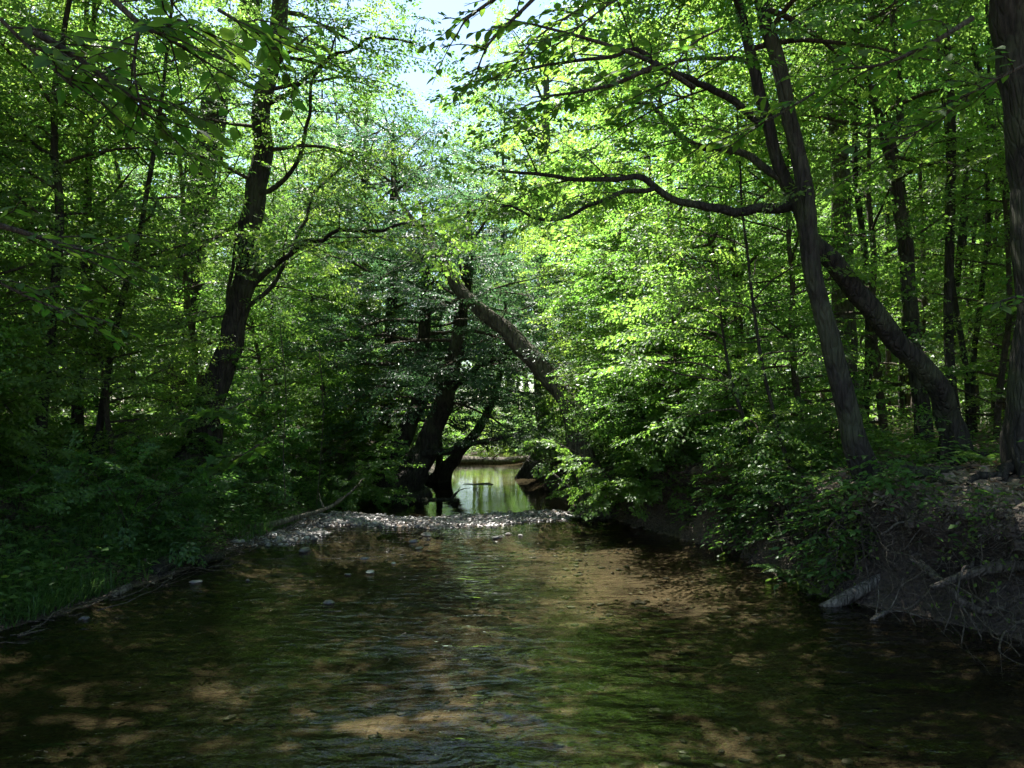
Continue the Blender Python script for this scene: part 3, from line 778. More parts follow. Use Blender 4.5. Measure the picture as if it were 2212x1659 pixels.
while len(tall_pts) < 125 and tries < 9000:
    tries += 1
    y = rng.uniform(-9, 78); x = rng.uniform(-1, 1) * (10 + .75 * max(y, 0))
    dl = float(xl(y)) - x; dr = x - float(xr(y))
    if max(dl, dr) < (3.2 if y > 24 else 5.5): continue
    if 7 < y < 24 and abs(x) < 11.5: continue
    if y < 3 and abs(x) < 7: continue
    # a sunlit clearing beyond the bend
    if 30 < y < 50 and -5 < x < 4: continue
    if y > 22 and x > .42 * y and rng.random() < .3: continue
    k = int(rng.integers(0, 4)); s = rng.uniform(.85, 1.2)
    h = (17, 20, 14, 18)[k] * s
    if not clear_of_gap(x, y, h):
        k = 2; s = .75; h = 10.5
        if not clear_of_gap(x, y, h): continue
    if any((x - a) ** 2 + (y - b) ** 2 < (2.5 if y < 30 else 3.2) ** 2 for a, b in tall_pts): continue
    tall_pts.append((x, y))
    big.append((x, y, k, s))
big = [(x, y, (1, 3, 1, 1, 1, 0, 1, 0, 1, 1)[i], .95 if i < 8 else 1.12) for i, (x, y) in enumerate(tall_pts[:NFIX])] + big
for x, y, k, s in sorted(big, key=lambda t: t[1]):
    dist = 'close by' if y < 12 else ('a little way back' if y < 22 else ('deep in the wood' if y < 42 else 'far back'))
    place('forest_tree', TALL[k], x, y, rng.uniform(0, 6.28), s,
          uniq('%s tree %s, %s' % (('pale-barked', 'thick dark-barked', 'lower pale-barked', 'slim dark-barked')[k], dist, where(x, y)), y), 'tree', 'woodland trees behind the banks',
          (rng.normal(0, .04), rng.normal(0, .04)))

under_pts = []
pole_pts = []
while len(pole_pts) < 34:
    y = rng.uniform(10, 24); x = rng.uniform(.40, .70) * y + .3 if len(pole_pts) < 24 else -rng.uniform(.38, .68) * y
    if any((x - a) ** 2 + (y - b) ** 2 < .8 for a, b in pole_pts): continue
    pole_pts.append((x, y))
for i, (x, y) in enumerate(sorted(pole_pts, key=lambda t: t[1])):
    place('pole_tree', POLE[i % 2], x, y, rng.uniform(0, 6.28), rng.uniform(.8, 1.15), uniq('%s bare-stemmed young trunk, %s, %s' % (('straight', 'thin')[i % 2], 'near' if y < 15 else 'farther back', where(x, y)), y), 'tree', 'bare young trunks in the wood', (rng.normal(0, .05), rng.normal(0, .06)))
for i, (x, y, k, s, lab) in enumerate([(2.5, 11.0, 0, .62, 'bright low young tree leaning over the right end of the shoal'), (4.0, 10.6, 0, .85, 'bright leafy young tree over the right bank just behind the bent sapling'), (3.5, 12.0, 1, .85, 'bright young tree spreading from the right bank toward the shoal'),
        (2.9, 13.4, 0, .95, 'young tree right of the foot of the half-dead leaning trunk'), (3.9, 12.4, 1, 1.1, 'tall bright young tree behind the bent sapling'), (2.6, 15.4, 0, .85, 'young tree by the water on the right beyond the shoal'),
        (3.7, 15.5, 1, 1.15, 'tall young tree right of the pale straight trunk'), (5.4, 11.2, 0, 1.0, 'young tree between the near trunk and the slim forked tree'), (2.7, 18.2, 1, .9, 'young tree overhanging the far pool from the right'),
        (2.15, 12.3, 0, .55, 'low bright young tree veiling the foot of the half-dead trunk'),
        (-5.2, 13.2, 1, .95, 'young tree right behind the leaning left trunk'), (-4.7, 14.8, 0, .8, 'bright young tree over the left shore beyond the fallen branch'),
        (-5.9, 8.6, 0, .85, 'leafy young tree in front of the thick left trunk'), (-6.9, 7.6, 1, .8, 'leafy young tree at the left edge behind the low spray'), (-5.1, 9.9, 0, .6, 'low young tree just left of the leaning left trunk'), (-8.2, 10.4, 1, .9, 'leafy young tree far left behind the slender forked stem'), (-7.4, 12.6, 1, 1.0, 'leafy young tree behind the thin left stem'),
        (-6.8, 10.2, 1, .95, 'bushy young tree left of the leaning left trunk'), (-6.0, 7.4, 0, .7, 'dark young tree at the left near the picture edge'), (-7.3, 8.8, 1, .9, 'dark young tree among the thin stems on the left'),
        (-4.4, 18.5, 1, .9, 'young tree behind the bowed dark trunks'), (-3.4, 29, 0, .8, 'small sunlit young tree beside the far creek on the left'), (2.6, 30, 1, .7, 'sunlit young tree beside the far creek on the right'), (.2, 40, 0, .8, 'sunlit young tree at the bend of the far creek')]):
    under_pts.append((x, y))
    place('young_tree', OVER[k], x, y, (0 if x > 0 else math.pi) + rng.uniform(-.5, .5), s, lab, 'young tree', 'young understory trees', (0, -.12 if x > 0 else .12))
tries = 0
while len(under_pts) < 200 and tries < 9000:
    tries += 1
    y = 6 + 44 * rng.random() ** 1.4; x = rng.uniform(-1, 1) * (7 + .7 * y)
    dl = float(xl(y)) - x; dr = x - float(xr(y))
    if max(dl, dr) < .9: continue
    if y < 8.5 and abs(x) < 6: continue
    if dr > 0 and 5 < y < 9.5 and x < 7: continue
    if 32 < y < 46 and -4 < x < 4: continue
    u = x / y * FPX + CX; m = 2.0 / y * FPX
    if y < 11.2 and 330 - m < u < 700 + m: continue
    if y < 14 and 880 - m < u < 1180 + m: continue
    if y < 16 and 780 - m < u < 1050 + m: continue
    sep_ = 2.3 if (y < 17 and x < 0) else 1.3
    if any((x - a) ** 2 + (y - b) ** 2 < sep_ ** 2 for a, b in under_pts): continue
    under_pts.append((x, y))
    k = int(rng.integers(0, 4))
    toward = .16 if dl > 0 else -.16
    dist = 'near' if y < 12 else ('some way back' if y < 20 else ('deep in the wood' if y < 32 else 'far back'))
    place('young_tree', UNDER[k], x, y, rng.uniform(0, 6.28), rng.uniform(.75, 1.15),
          uniq('%s young tree %s, %s' % (('bright leafy', 'small spreading', 'taller deep green', 'bushy deep green')[k], dist, where(x, y)), y), 'young tree', 'young understory trees',
          (0, toward if max(dl, dr) < 2.2 else rng.normal(0, .05)))

# ------------------------------------------------------------------ shrubs and ground cover
def shrub_template(seed, H, n, leaf, leafm, spread=.8):
    r = np.random.default_rng(seed); t = Tubes(); rows = []
    for k in range(n):
        a = r.uniform(0, 6.28)
        q = wander((r.normal(0, .12), r.normal(0, .12), -.1), a, r.uniform(.7, 1.4), H * r.uniform(.6, 1.1), 6, r, .16, .12)
        t.add(q, np.linspace(.012, .004, 7), 4, cap=False)
        L = float(np.linalg.norm(np.diff(q, axis=0), axis=1).sum())
        clothe(q, L, r, t, rows, .01, sec_sp=.2, sp_sp=.22, spray=.42 * spread, start=.15)
    P, D, N, L = spray_leaves(rows, leaf * .85, r, .7)
    V, Fs = leaf_field(P, D, N, L, LEAF_LO)
    return t.mesh('stems', M_TWIG), mesh_np('foliage', V, Fs, [leafm])
SHRUB = [shrub_template(201, 1.3, 5, .065, M_HERB), shrub_template(202, 1.7, 6, .075, M_LEAF2), shrub_template(203, 1.0, 5, .06, M_HERB), shrub_template(204, 2.0, 6, .08, M_LEAF)]
spts = []
for i, (x, y, k, sc_, lab) in enumerate([(1.55, 13.2, 1, .7, 'dark shrub hanging over the pool at the foot of the half-dead trunk'), (1.75, 11.9, 3, .95, 'shrub on the lip above the right end of the shoal'), (2.35, 11.2, 1, .6, 'dark shrub at the riffle on the right bank'),
        (1.25, 15.0, 1, .7, 'dark shrub drooping to the pool on the right'), (1.15, 17, 0, .8, 'low shrub at the far pool on the right'), (2.9, 9.6, 3, .55, 'bright shrub on the lip left of the bent sapling'), (3.35, 8.7, 0, .75, 'low bright shrub between sapling and fern'),
        (3.9, 9.2, 3, .6, 'bright shrub behind the near trunk'), (3.1, 8.2, 2, .7, 'fine-leaved shrub on the lip near the thin sapling'), (-3.3, 14.0, 3, .8, 'bright shrub at the left shore behind the bare branch tip'), (-3.5, 15.2, 0, 1, 'low shrub left of the bowed trunks'),
        (-2.6, 27, 3, 1, 'sunlit shrub on the far left shore'), (1.3, 26, 3, 1, 'sunlit shrub on the far right shore'), (-1.9, 34, 3, 1.1, 'sunlit shrub at the far bend, left'), (-.6, 41, 3, 1.2, 'sunlit shrub closing the view at the far bend')]):
    spts.append((x, y))
    e = obj('bank_shrub', None, loc=(x, y, float(gz(x, y)) - .05), rot=(0, 0, i * 1.7), scale=sc_)
    tag(e, lab, 'shrub', 'shrubs along the banks')
    obj('stems', SHRUB[k][0], e)
    tag(obj('foliage', SHRUB[k][1], e), kind='stuff')
tries = 0
while len(spts) < 95 and tries < 6000:
    tries += 1
    y = rng.uniform(4.2, 30); 
    left = rng.random() < .58
    d = rng.uniform(.55, 4.2)
    x = float(xl(y)) - d if left else float(xr(y)) + d * .9
    if not left and y < 9.3 and d < 6: continue
    if any((x - a) ** 2 + (y - b) ** 2 < .62 ** 2 for a, b in spts): continue
    spts.append((x, y))
    k = int(rng.integers(0, 4))
    e = obj('bank_shrub', None, loc=(x, y, float(gz(x, y))), rot=(0, 0, rng.uniform(0, 6.28)), scale=rng.uniform(.7, 1.15))
    tag(e, uniq('%s shrub, %s bank %s, %s' % (('low leafy', 'dark bushy', 'small fine-leaved', 'tall bright')[k], 'left' if left else 'right',
        'before the shoal' if y < 10.5 else ('beside the shoal' if y < 14.5 else 'beyond the shoal'), where(x, y)), y), 'shrub', 'shrubs along the banks')
    obj('stems', SHRUB[k][0], e)
    tag(obj('foliage', SHRUB[k][1], e), kind='stuff')

def scatter(n, ymin, ymax, dmax, r, left=None, dmin=.15, pw=1.5):
    y = ymin + (ymax - ymin) * r.random(n) ** pw
    lf = r.random(n) < .5 if left is None else np.full(n, left)
    d = dmin + (dmax - dmin) * r.random(n) ** 1.4
    x = np.where(lf, xl(y) - d, xr(y) + d)
    return x, y, lf, d

def herbs():
    r = np.random.default_rng(301)
    x, y, lf, d = scatter(15000, 3.5, 36, 8, r, dmin=.08)
    keep = ~((~lf) & (y < 8) & (r.random(len(x)) < .72))
    keep &= vnoise(x * .8, y * .8, 91) > -.28
    x, y, lf = x[keep], y[keep], lf[keep]
    z = gz(x, y)
    h = r.uniform(.1, .5, len(x)) * (.6 + .8 * (vnoise(x * .5, y * .5, 92) + .5))
    P, D, N, L = [], [], [], []
    for k in range(9):
        t = (k + 1) / 9 * r.uniform(.8, 1.1, len(x))
        a = k * 2.4 + r.uniform(0, 6.28, len(x)) * .3 + x * 9
        lean = r.normal(0, .06, (len(x), 2))
        P.append(np.stack([x + lean[:, 0] * t + .03 * np.cos(a), y + lean[:, 1] * t + .03 * np.sin(a), z + h * t], 1))
        D.append(np.stack([np.cos(a), np.sin(a), r.uniform(-.35, .35, len(x))], 1))
        N.append(np.stack([r.normal(0, .3, len(x)), r.normal(0, .3, len(x)), np.ones(len(x))], 1))
        L.append(r.uniform(.04, .1, len(x)))
    V, Fs = leaf_field(np.vstack(P), np.vstack(D), np.vstack(N), np.concatenate(L), LEAF_LO)
    tag(obj('ground_cover', mesh_np('ground_cover', V, Fs, [M_HERB])), 'low leafy herbs covering both creek banks', 'ground cover', kind='stuff')
herbs()
def lip_herbs():
    r = np.random.default_rng(311); P, D, N, L = [], [], [], []
    st = Tubes()
    for k in range(900):
        y = 6.6 + 8 * r.random() ** .9; d = r.uniform(.0, .9)
        if vnoise(np.array([y * .9]), np.array([2.2]), 97)[0] < -.12: continue
        x = float(xr(y)) + d; z = float(gz(x, y))
        if r.random() < .3: x = float(xr(y)) + r.uniform(.0, .25); z = r.uniform(.15, .8)
        q = wander((x, y, z), r.normal(3.4, .8), r.uniform(.2, 1.3), r.uniform(.25, .7), 7, r, .26, .12)
        st.add(q, np.linspace(.004, .0015, 8), 3, cap=False)
        for i in range(11):
            p, dd = polyat(q, .15 + .85 * i / 10)
            a = math.atan2(dd[1], dd[0]) + (1 if i % 2 else -1) * r.uniform(.4, 1.2)
            P.append(p); D.append([math.cos(a), math.sin(a), r.uniform(-.6, .15)]); N.append([r.normal(0, .35), r.normal(0, .35), 1]); L.append(r.uniform(.045, .1))
    V, Fs = leaf_field(np.array(P), np.array(D), np.array(N), np.array(L), LEAF_MD)
    o = tag(obj('trailing_herbs', mesh_np('trailing_herbs', V, Fs, [M_HERB])), 'leafy herbs trailing over the lip of the right bank', 'ground cover', kind='stuff')
    tag(obj('stems', st.mesh('stems', M_TWIG), o), kind='stuff')
lip_herbs()
def far_cover():
    r = np.random.default_rng(312); n = 5000
    y = r.uniform(24, 56, n); x = r.uniform(-9, 9, n)
    k = (x < xl(y) - .1) | (x > xr(y) + .1); x, y = x[k], y[k]; n = len(x)
    z = gz(x, y); P, D, N, L = [], [], [], []
    for q in range(9):
        a = r.uniform(0, 6.28, n)
        P.append(np.stack([x + r.normal(0, .15, n), y + r.normal(0, .15, n), z + r.uniform(.05, .7, n)], 1)); D.append(np.stack([np.cos(a), np.sin(a), r.normal(.1, .5, n)], 1)); N.append(np.stack([r.normal(0, .6, n), r.normal(0, .6, n), np.ones(n)], 1)); L.append(r.uniform(.1, .22, n))
    V, Fs = leaf_field(np.vstack(P), np.vstack(D), np.vstack(N), np.concatenate(L), LEAF_LO)
    tag(obj('far_undergrowth', mesh_np('far_undergrowth', V, Fs, [M_LEAF])), 'sunlit undergrowth around the bend of the far creek', 'undergrowth', kind='stuff')
far_cover()

def blades(n, x, y, z, r, hmin, hmax, lean=.5, w=.006):
    a = r.uniform(0, 6.28, n); h = r.uniform(hmin, hmax, n); l = h * r.uniform(.2, 1.0, n) * lean
    dx, dy = np.cos(a), np.sin(a)
    px_, py_ = -dy * w, dx * w
    B = np.stack([x, y, z - .02], 1); M = B + np.stack([dx * l * .4, dy * l * .4, h * .65], 1); T = B + np.stack([dx * l * 1.2, dy * l * 1.2, h * .82], 1)
    S = np.stack([px_, py_, 0 * px_], 1)
    V = np.stack([B - S, B + S, M - S * .8, M + S * .8, T], 1).reshape(-1, 3)
    o = (np.arange(n) * 5)[:, None]
    return V, [np.array([[0, 1, 3, 2]]) + o, np.array([[2, 3, 4]]) + o]
def grass():
    r = np.random.default_rng(302)
    x, y, lf, d = scatter(36000, 4, 17, 2.6, r, left=True, dmin=.02, pw=1.2)
    k = vnoise(x * 1.1, y * 1.1, 95) + .5 * vnoise(x * 4, y * 4, 96) > -.05
    x, y = x[k], y[k]
    V, F = blades(len(x), x, y, gz(x, y), r, .05, .34, 1.5, .004)
    tag(obj('bank_grass', mesh_np('bank_grass', V, F, [M_GRASS])), 'long grass hanging over the left water edge', 'grass', kind='stuff')
grass()
def litter():
    r = np.random.default_rng(303)
    x, y, lf, d = scatter(26000, 3.5, 16, 6, r, dmin=.22, pw=1.2)
    keep = (~lf) | (r.random(len(x)) < .4)
    x, y = x[keep], y[keep]
    z = gz(x, y) + r.uniform(.005, .04, len(x))
    a = r.uniform(0, 6.28, len(x))
    P = np.stack([x, y, z], 1); D = np.stack([np.cos(a), np.sin(a), r.normal(0, .35, len(x))], 1); N = np.stack([r.normal(0, .5, len(x)), r.normal(0, .5, len(x)), np.ones(len(x))], 1)
    V, Fs = leaf_field(P, D, N, r.uniform(.04, .1, len(x)), LEAF_MD)
    tag(obj('leaf_litter', mesh_np('leaf_litter', V, Fs, [M_LITTER])), 'dry brown fallen leaves strewn over the banks', 'leaf litter', kind='stuff')
litter()
def face_litter():
    r = np.random.default_rng(313); g = FACE[0]
    g2 = g[r.random(len(g)) < np.clip(g[:, 2] * 1.1, .08, 1)]
    p = g2[r.integers(0, len(g2), 5200)] + r.normal(0, .025, (5200, 3)) + np.array([-.015, -.01, .01])
    n = len(p); a = r.normal(3.6, 1.2, n)
    D = np.stack([np.cos(a), np.sin(a), r.normal(-.5, .6, n)], 1); N = np.stack([r.normal(-.6, .5, n), r.normal(-.3, .5, n), np.ones(n)], 1)
    V, Fs = leaf_field(p, D, N, r.uniform(.022, .055, n), LEAF_MD)
    tag(obj('clinging_leaves', mesh_np('clinging_leaves', V, Fs, [M_OLDLEAF])), 'dead leaves caught on the face of the cut right bank', 'leaf litter', kind='stuff')
    q = g[(g[:, 2] > .25)]
    c = q[r.integers(0, len(q), 46)]
    p = (c[:, None, :] + r.normal(0, .07, (46, 60, 3))).reshape(-1, 3) + np.array([-.03, 0, 0]); n = len(p)
    V, Fs = leaf_field(p, np.stack([r.normal(-.5, .4, n), r.normal(-.2, .5, n), r.uniform(-.8, .6, n)], 1), r.normal(0, 1, (n, 3)), r.uniform(.02, .05, n), LEAF_LO)
    tag(obj('bank_moss', mesh_np('bank_moss', V, Fs, [M_MOSS])), 'small tufts of moss on the face of the cut right bank', 'moss', kind='stuff')
    # clods of soil
    V, T, Q, off = [], [], [], 0
    k = 1300; p = g[r.integers(0, len(g), k)]; bv, bf = stone_mesh(70, 6, 3); sz = .03 + .11 * r.random(k) ** 3
    a = r.uniform(0, 6.28, k); cc, ss = np.cos(a)[:, None], np.sin(a)[:, None]
    lx, ly, lz = bv[None, :, 0] * sz[:, None], bv[None, :, 1] * sz[:, None] * 1.3, bv[None, :, 2] * sz[:, None] * 1.6
    W = np.stack([p[:, :1] + lx * cc - ly * ss, p[:, 1:2] + lx * ss + ly * cc, p[:, 2:3] + lz], -1)
    o2 = (np.arange(k) * len(bv))[:, None, None]
    tag(obj('soil_clods', mesh_np('soil_clods', W.reshape(-1, 3), [(bf[0][None] + o2).reshape(-1, 3), (bf[1][None] + o2).reshape(-1, 4)], [M_GROUND])), 'crumbled soil clods on the cut right bank', 'soil', kind='stuff')
face_litter()

# ferns on the right bank
def fern_template(seed, n, L):
    r = np.random.default_rng(seed); P, D, N, S = [], [], [], []; out = []
    for f in range(n):
        a = f * 2 * math.pi / n + r.normal(0, .2); P, D, N, S = [], [], [], []
        ln = L * r.uniform(.75, 1.1)
        for k in range(18):
            t = (k + 1.5) / 19.5
            p = np.array([math.cos(a) * ln * t * .85, math.sin(a) * ln * t * .85, ln * (.75 * t - .62 * t * t)])
            for sd in (-1, 1):
                b = a + sd * 1.25
                P.append(p); D.append([math.cos(b), math.sin(b), -.15]); N.append([0, 0, 1]); S.append(ln * .24 * math.sin(math.pi * (t * .85 + .15)) ** .8 * (1.05 - .4 * t))
        V, Fs = leaf_field(np.array(P), np.array(D, float), np.array(N, float), np.array(S), LEAF_LO, .55)
        out.append(mesh_np('frond', V, Fs, [M_HERB]))
    return out
FERN = fern_template(211, 7, .62)
for i, (u, v, d, s, lab) in enumerate([(1620, 985, 9.2, .9, 'fern on the right bank below the thin curved sapling'), (1570, 1010, 9.6, .8, 'fern at the bank edge left of the bent sapling'),
        (1745, 1030, 8.0, .9, 'fern between the thin sapling and the near trunk'), (1700, 1085, 7.7, .8, 'fern drooping over the cut bank by the moss'),
        (1965, 985, 9.4, 1.0, 'fern behind the leaf-strewn crest between the two big trunks'), (2150, 1010, 7.5, .9, 'fern at the foot of the trunk at the right edge')]):
    p = px(u, v, d)
    e = obj('fern', None, loc=(p[0], p[1], float(gz(p[0], p[1]))), rot=(0, 0, i * 1.3), scale=s)
    tag(e, lab, 'fern', 'ferns on the right bank')
    for m in FERN: obj('frond', m, e)

# bank herbs with individual leaves on the right bank (big enough to pick apart)
HI = [mesh_np('leaf', *leaf_hi(.25, .16), [M_HERB]), mesh_np('leaf', *leaf_hi(.3, .25), [M_HERB])]
BIGL = [mesh_np('leaf', *leaf_hi(.27, .14), [M_BIG]), mesh_np('leaf', *leaf_hi(.24, .24), [M_BIG]), mesh_np('leaf', *leaf_hi(.3, .05), [M_BIG])]
def put_leaf(me, e, p, d, n, L):
    X = unit(np.asarray(d, float)); Y = unit(np.cross(n, X)); Z = np.cross(X, Y)
    o = bpy.data.objects.new('leaf', me); col.objects.link(o); o.parent = e
    M = Matrix(((X[0] * L, Y[0] * L, Z[0] * L, p[0]), (X[1] * L, Y[1] * L, Z[1] * L, p[1]), (X[2] * L, Y[2] * L, Z[2] * L, p[2]), (0, 0, 0, 1)))
    o.matrix_basis = M
for i, (u, v, d, lab) in enumerate([(1700, 1110, 7.6, 'leafy plant leaning off the cut bank right of the fern'), (1780, 1120, 7.2, 'pale green plant hanging over the mossy lip'),
        (1760, 1050, 7.6, 'leafy plant at the foot of the near trunk'), (1660, 1060, 8.3, 'plant under the bent sapling'), (1800, 1200, 6.9, 'low plant drooping to the water beside the roots'),
        (1720, 1180, 7.3, 'plant trailing down the cut bank toward the water'), (1850, 1110, 7.0, 'small plant on the leaf-strewn crest by the trunk'),
        (1560, 1090, 9.3, 'plant hanging from the bank left of the bent sapling'), (1470, 1075, 10.3, 'leafy plant over the cut bank beside the slanting pole'), (1410, 1070, 11.2, 'plant on the bank lip above the right end of the shoal'), (1600, 1150, 8.9, 'plant low on the cut bank under the bent sapling'), (1500, 1120, 10, 'plant halfway down the cut bank above the riffle')]):
    r = np.random.default_rng(400 + i)
    p = px(u, v, d)
    base = np.array([p[0] + .25, p[1], p[2] - .25])
    e = tag(obj('bank_plant', None, loc=base), lab, 'plant', 'leafy plants on the right bank lip')
    st = Tubes()
    for s in range(7):
        q = wander((0, 0, 0), r.normal(3.3, .9), r.uniform(.3, 1.2), r.uniform(.3, .62), 7, r, .22, .1)
        st.add(q, np.linspace(.005, .002, 8), 4, cap=False)
        for k in range(8):
            t = .2 + .8 * k / 7
            pp, dd = polyat(q, t); a = math.atan2(dd[1], dd[0]) + (1 if k % 2 else -1) * r.uniform(.5, 1.1) * (k < 7)
            put_leaf(HI[k % 2], e, pp, (math.cos(a), math.sin(a), r.uniform(-.5, .1)), (r.normal(0, .25), r.normal(0, .25), 1), r.uniform(.05, .095))
    obj('stems', st.mesh('stems', M_TWIG), e)

# moss curtains on the cut bank
def moss():
    r = np.random.default_rng(305); P = []
    for (u, v, d, n, s) in [(1800, 1180, 7.0, 900, .16), (1740, 1200, 7.4, 500, .12), (1830, 1090, 7.0, 500, .2), (2140, 1050, 6.0, 900, .2), (2020, 1040, 7.6, 400, .2)]:
        c = px(u, v, d); P.append(c + r.normal(0, 1, (n, 3)) * np.array([s, s, s * .8]))
    P = np.vstack(P); n = len(P)
    zg = gz(P[:, 0], P[:, 1])
    P[:, 2] = np.where(P[:, 2] > zg, zg + .01, P[:, 2])
    D = np.stack([r.normal(-.3, .4, n), r.normal(-.2, .4, n), r.uniform(-1, .3, n)], 1); N = r.normal(0, 1, (n, 3))
    V, Fs = leaf_field(P, D, N, r.uniform(.02, .05, n), LEAF_LO)
    tag(obj('moss', mesh_np('moss', V, Fs, [M_MOSS])), 'bright moss hanging on the cut right bank', 'moss', kind='stuff')
moss()

# ------------------------------------------------------------------ roots on the cut bank (each belongs to a tree above)
trees = {o['label']: o for o in col.objects if o.get('category') == 'tree'}
near_tr = [trees['near trunk on the right bank rising from the leafy crest with bare roots'], trees['heavily leaning dark trunk on the right bank with a long limb over the creek'], trees['big rough trunk at the right edge of the picture, nearest of all']]
def bank_roots():
    r = np.random.default_rng(306)
    def course(p, n, drop, vy):
        pts = [np.array(p, float)]
        for q_ in range(n):
            vy += r.normal(0, .45)
            q = pts[-1] + np.array([r.normal(-.03 if q_ < 3 else .0, .05), vy * .07, -drop * r.uniform(.2, 1.8) + r.normal(0, .035)])
            q[2] = max(q[2], -.05)
            pts.append(q)
        return smooth_path(np.array(pts), 3)
    for k in range(240):
        y = r.uniform(4.2, 9.0)
        x = float(xr(y)) + r.uniform(.05, .6); z = float(gz(x, y)) + r.uniform(-.05, .03)
        P = course((x, y, z), int(r.integers(7, 14)), r.uniform(.2, 1.0) / 10, r.normal(0, .7))
        w = r.choice([.003, .005, .008, .013, .02], p=[.34, .29, .21, .12, .04])
        owner = min(near_tr, key=lambda o: (o.location.x - x) ** 2 + (o.location.y - y) ** 2)
        t = Tubes(); t.add(P, np.linspace(w, w * .2, len(P)), 5, .1, k)
        for f in range(int(r.integers(1, 4))):
            p, d = polyat(P, r.uniform(.2, .85))
            S = course(p, 6, .05, r.normal(0, 1.2))
            t.add(S, np.linspace(w * .5, .001, len(S)), 4, 0, k)
        obj('root', t.mesh('root', M_ROOT, np.array(owner.location)), owner)
    t = Tubes()
    for k in range(1500):
        x, y, z = FACE[0][r.integers(0, len(FACE[0]))]
        q = wander((x, y, z), r.normal(3.4, .9), r.uniform(-1.5, .3), r.uniform(.1, .45), 5, r, .2, .45)
        t.add(q, np.linspace(.0032, .001, 6), 3, cap=False)
    tag(obj('root_hairs', t.mesh('root_hairs', M_ROOT)), 'tangle of fine rootlets hanging out of the cut right bank', 'rootlets', kind='stuff')
bank_roots()

# ------------------------------------------------------------------ logs and driftwood
def log(name, label, pts, rads, m=M_DEAD, cat='log', seed=0, stubs=0):
    P = np.array([px(*p) for p in pts]); path = smooth_path(P, 6)
    rad = np.interp(np.linspace(0, 1, len(path)), np.linspace(0, 1, len(rads)), rads)
    base = path[0]
    e = tag(obj(name, None, loc=base), label, cat)
    t = Tubes(); t.add(path, rad, 14, .13, seed); obj('stem', t.mesh('stem', m, base), e)
    r = np.random.default_rng(seed + 500)
    for k in range(stubs):
        p, d = polyat(path, r.uniform(.25, .95))
        q = wander(p, math.atan2(d[1], d[0]) + r.choice([-1, 1]) * r.uniform(.4, 1), r.uniform(.1, .9), r.uniform(.2, .6), 5, r, .05, .25)
        t = Tubes(); t.add(q, np.linspace(rads[0] * .35, .003, 6), 5); obj('twig', t.mesh('twig', m, base), e)
    return e
log('fallen_branch', 'long bare branch lying along the left edge of the gravel', [(495, 1142, 10.2), (560, 1138, 10.4), (640, 1118, 11.0), (700, 1100, 11.6), (735, 1082, 12.2), (752, 1065, 12.5)], [.055, .045, .035, .028, .02, .008], seed=1, stubs=4)
log('rotten_log', 'short thick rotten log on the left shore', [(330, 1240, 7.7), (352, 1222, 7.9), (390, 1204, 8.3), (412, 1196, 8.5)], [.085, .09, .08, .06], M_BARK, seed=2)
log('driftwood', 'flat pale driftwood piece at the left water edge', [(240, 1288, 6.9), (262, 1276, 7.05), (282, 1266, 7.2)], [.03, .045, .03], seed=3)
log('rotten_log', 'dark log end jutting into the water past the short thick log', [(420, 1212, 8.2), (450, 1206, 8.45), (482, 1200, 8.7)], [.05, .045, .03], M_BARK, seed=4)
log('sunken_log', 'dark half-sunken log in the pool beyond the shoal', [(860, 1083, 14.9), (920, 1082, 14.9), (992, 1081, 14.8)], [.07, .06, .04], M_BARK, seed=5, stubs=2)
log('fallen_log', 'sunlit log lying across the far creek', [(935, 1000, 26.5), (1000, 994, 26.6), (1080, 996, 26.6), (1150, 990, 26.8)], [.14, .15, .14, .12], seed=6, stubs=3)
log('fallen_log', 'lit broken log slanting from the right bank roots into the water', [(1775, 1318, 6.55), (1830, 1290, 6.6), (1870, 1268, 6.65), (1925, 1235, 6.75)], [.055, .06, .055, .04], seed=7)
log('driftwood', 'pale splintered driftwood by the water under the right roots', [(1880, 1342, 6.1), (1900, 1330, 6.15), (1925, 1318, 6.2)], [.016, .022, .012], seed=8, stubs=4)
log('fallen_branch', 'thick crooked branch lodged among the right bank roots', [(1985, 1215, 6.2), (2040, 1262, 6.0), (2080, 1300, 5.9), (2140, 1322, 5.75), (2212, 1285, 5.5)], [.03, .028, .026, .022, .014], M_ROOT, seed=9)
log('fallen_branch', 'pale bough sticking out of the dark bank at the right', [(2010, 1270, 5.9), (2090, 1240, 5.85), (2160, 1225, 5.8), (2230, 1222, 5.7)], [.02, .035, .04, .03], M_ROOT, seed=10)
log('fallen_branch', 'thin bare branch slanting down to the water in mid creek', [(1130, 985, 13.6), (1190, 1020, 13.4), (1240, 1062, 13.2)], [.008, .014, .02], seed=11, stubs=3)
log('fallen_branch', 'bare pole slanting down through the foliage on the right bank', [(1400, 985, 11), (1460, 1010, 10.8), (1530, 1045, 10.6)], [.01, .016, .02], M_TWIG, seed=12)

# vines
for i, (pts, lab) in enumerate([([(605, 700, 9.5), (618, 850, 9.5), (612, 960, 9.5), (616, 1080, 9.6)], 'thin vine hanging in front of the left bank shrubs'),
                                ([(690, 760, 10.5), (698, 880, 10.5), (692, 1000, 10.6), (684, 1090, 10.7)], 'thin vine hanging right of the other one over the shore')]):
    P = smooth_path(np.array([px(*p) for p in pts]), 6); t = Tubes(); t.add(P, .006, 5)
    tag(obj('hanging_vine', t.mesh('hanging_vine', M_TWIG, P[0]), loc=P[0]), lab, 'vine')

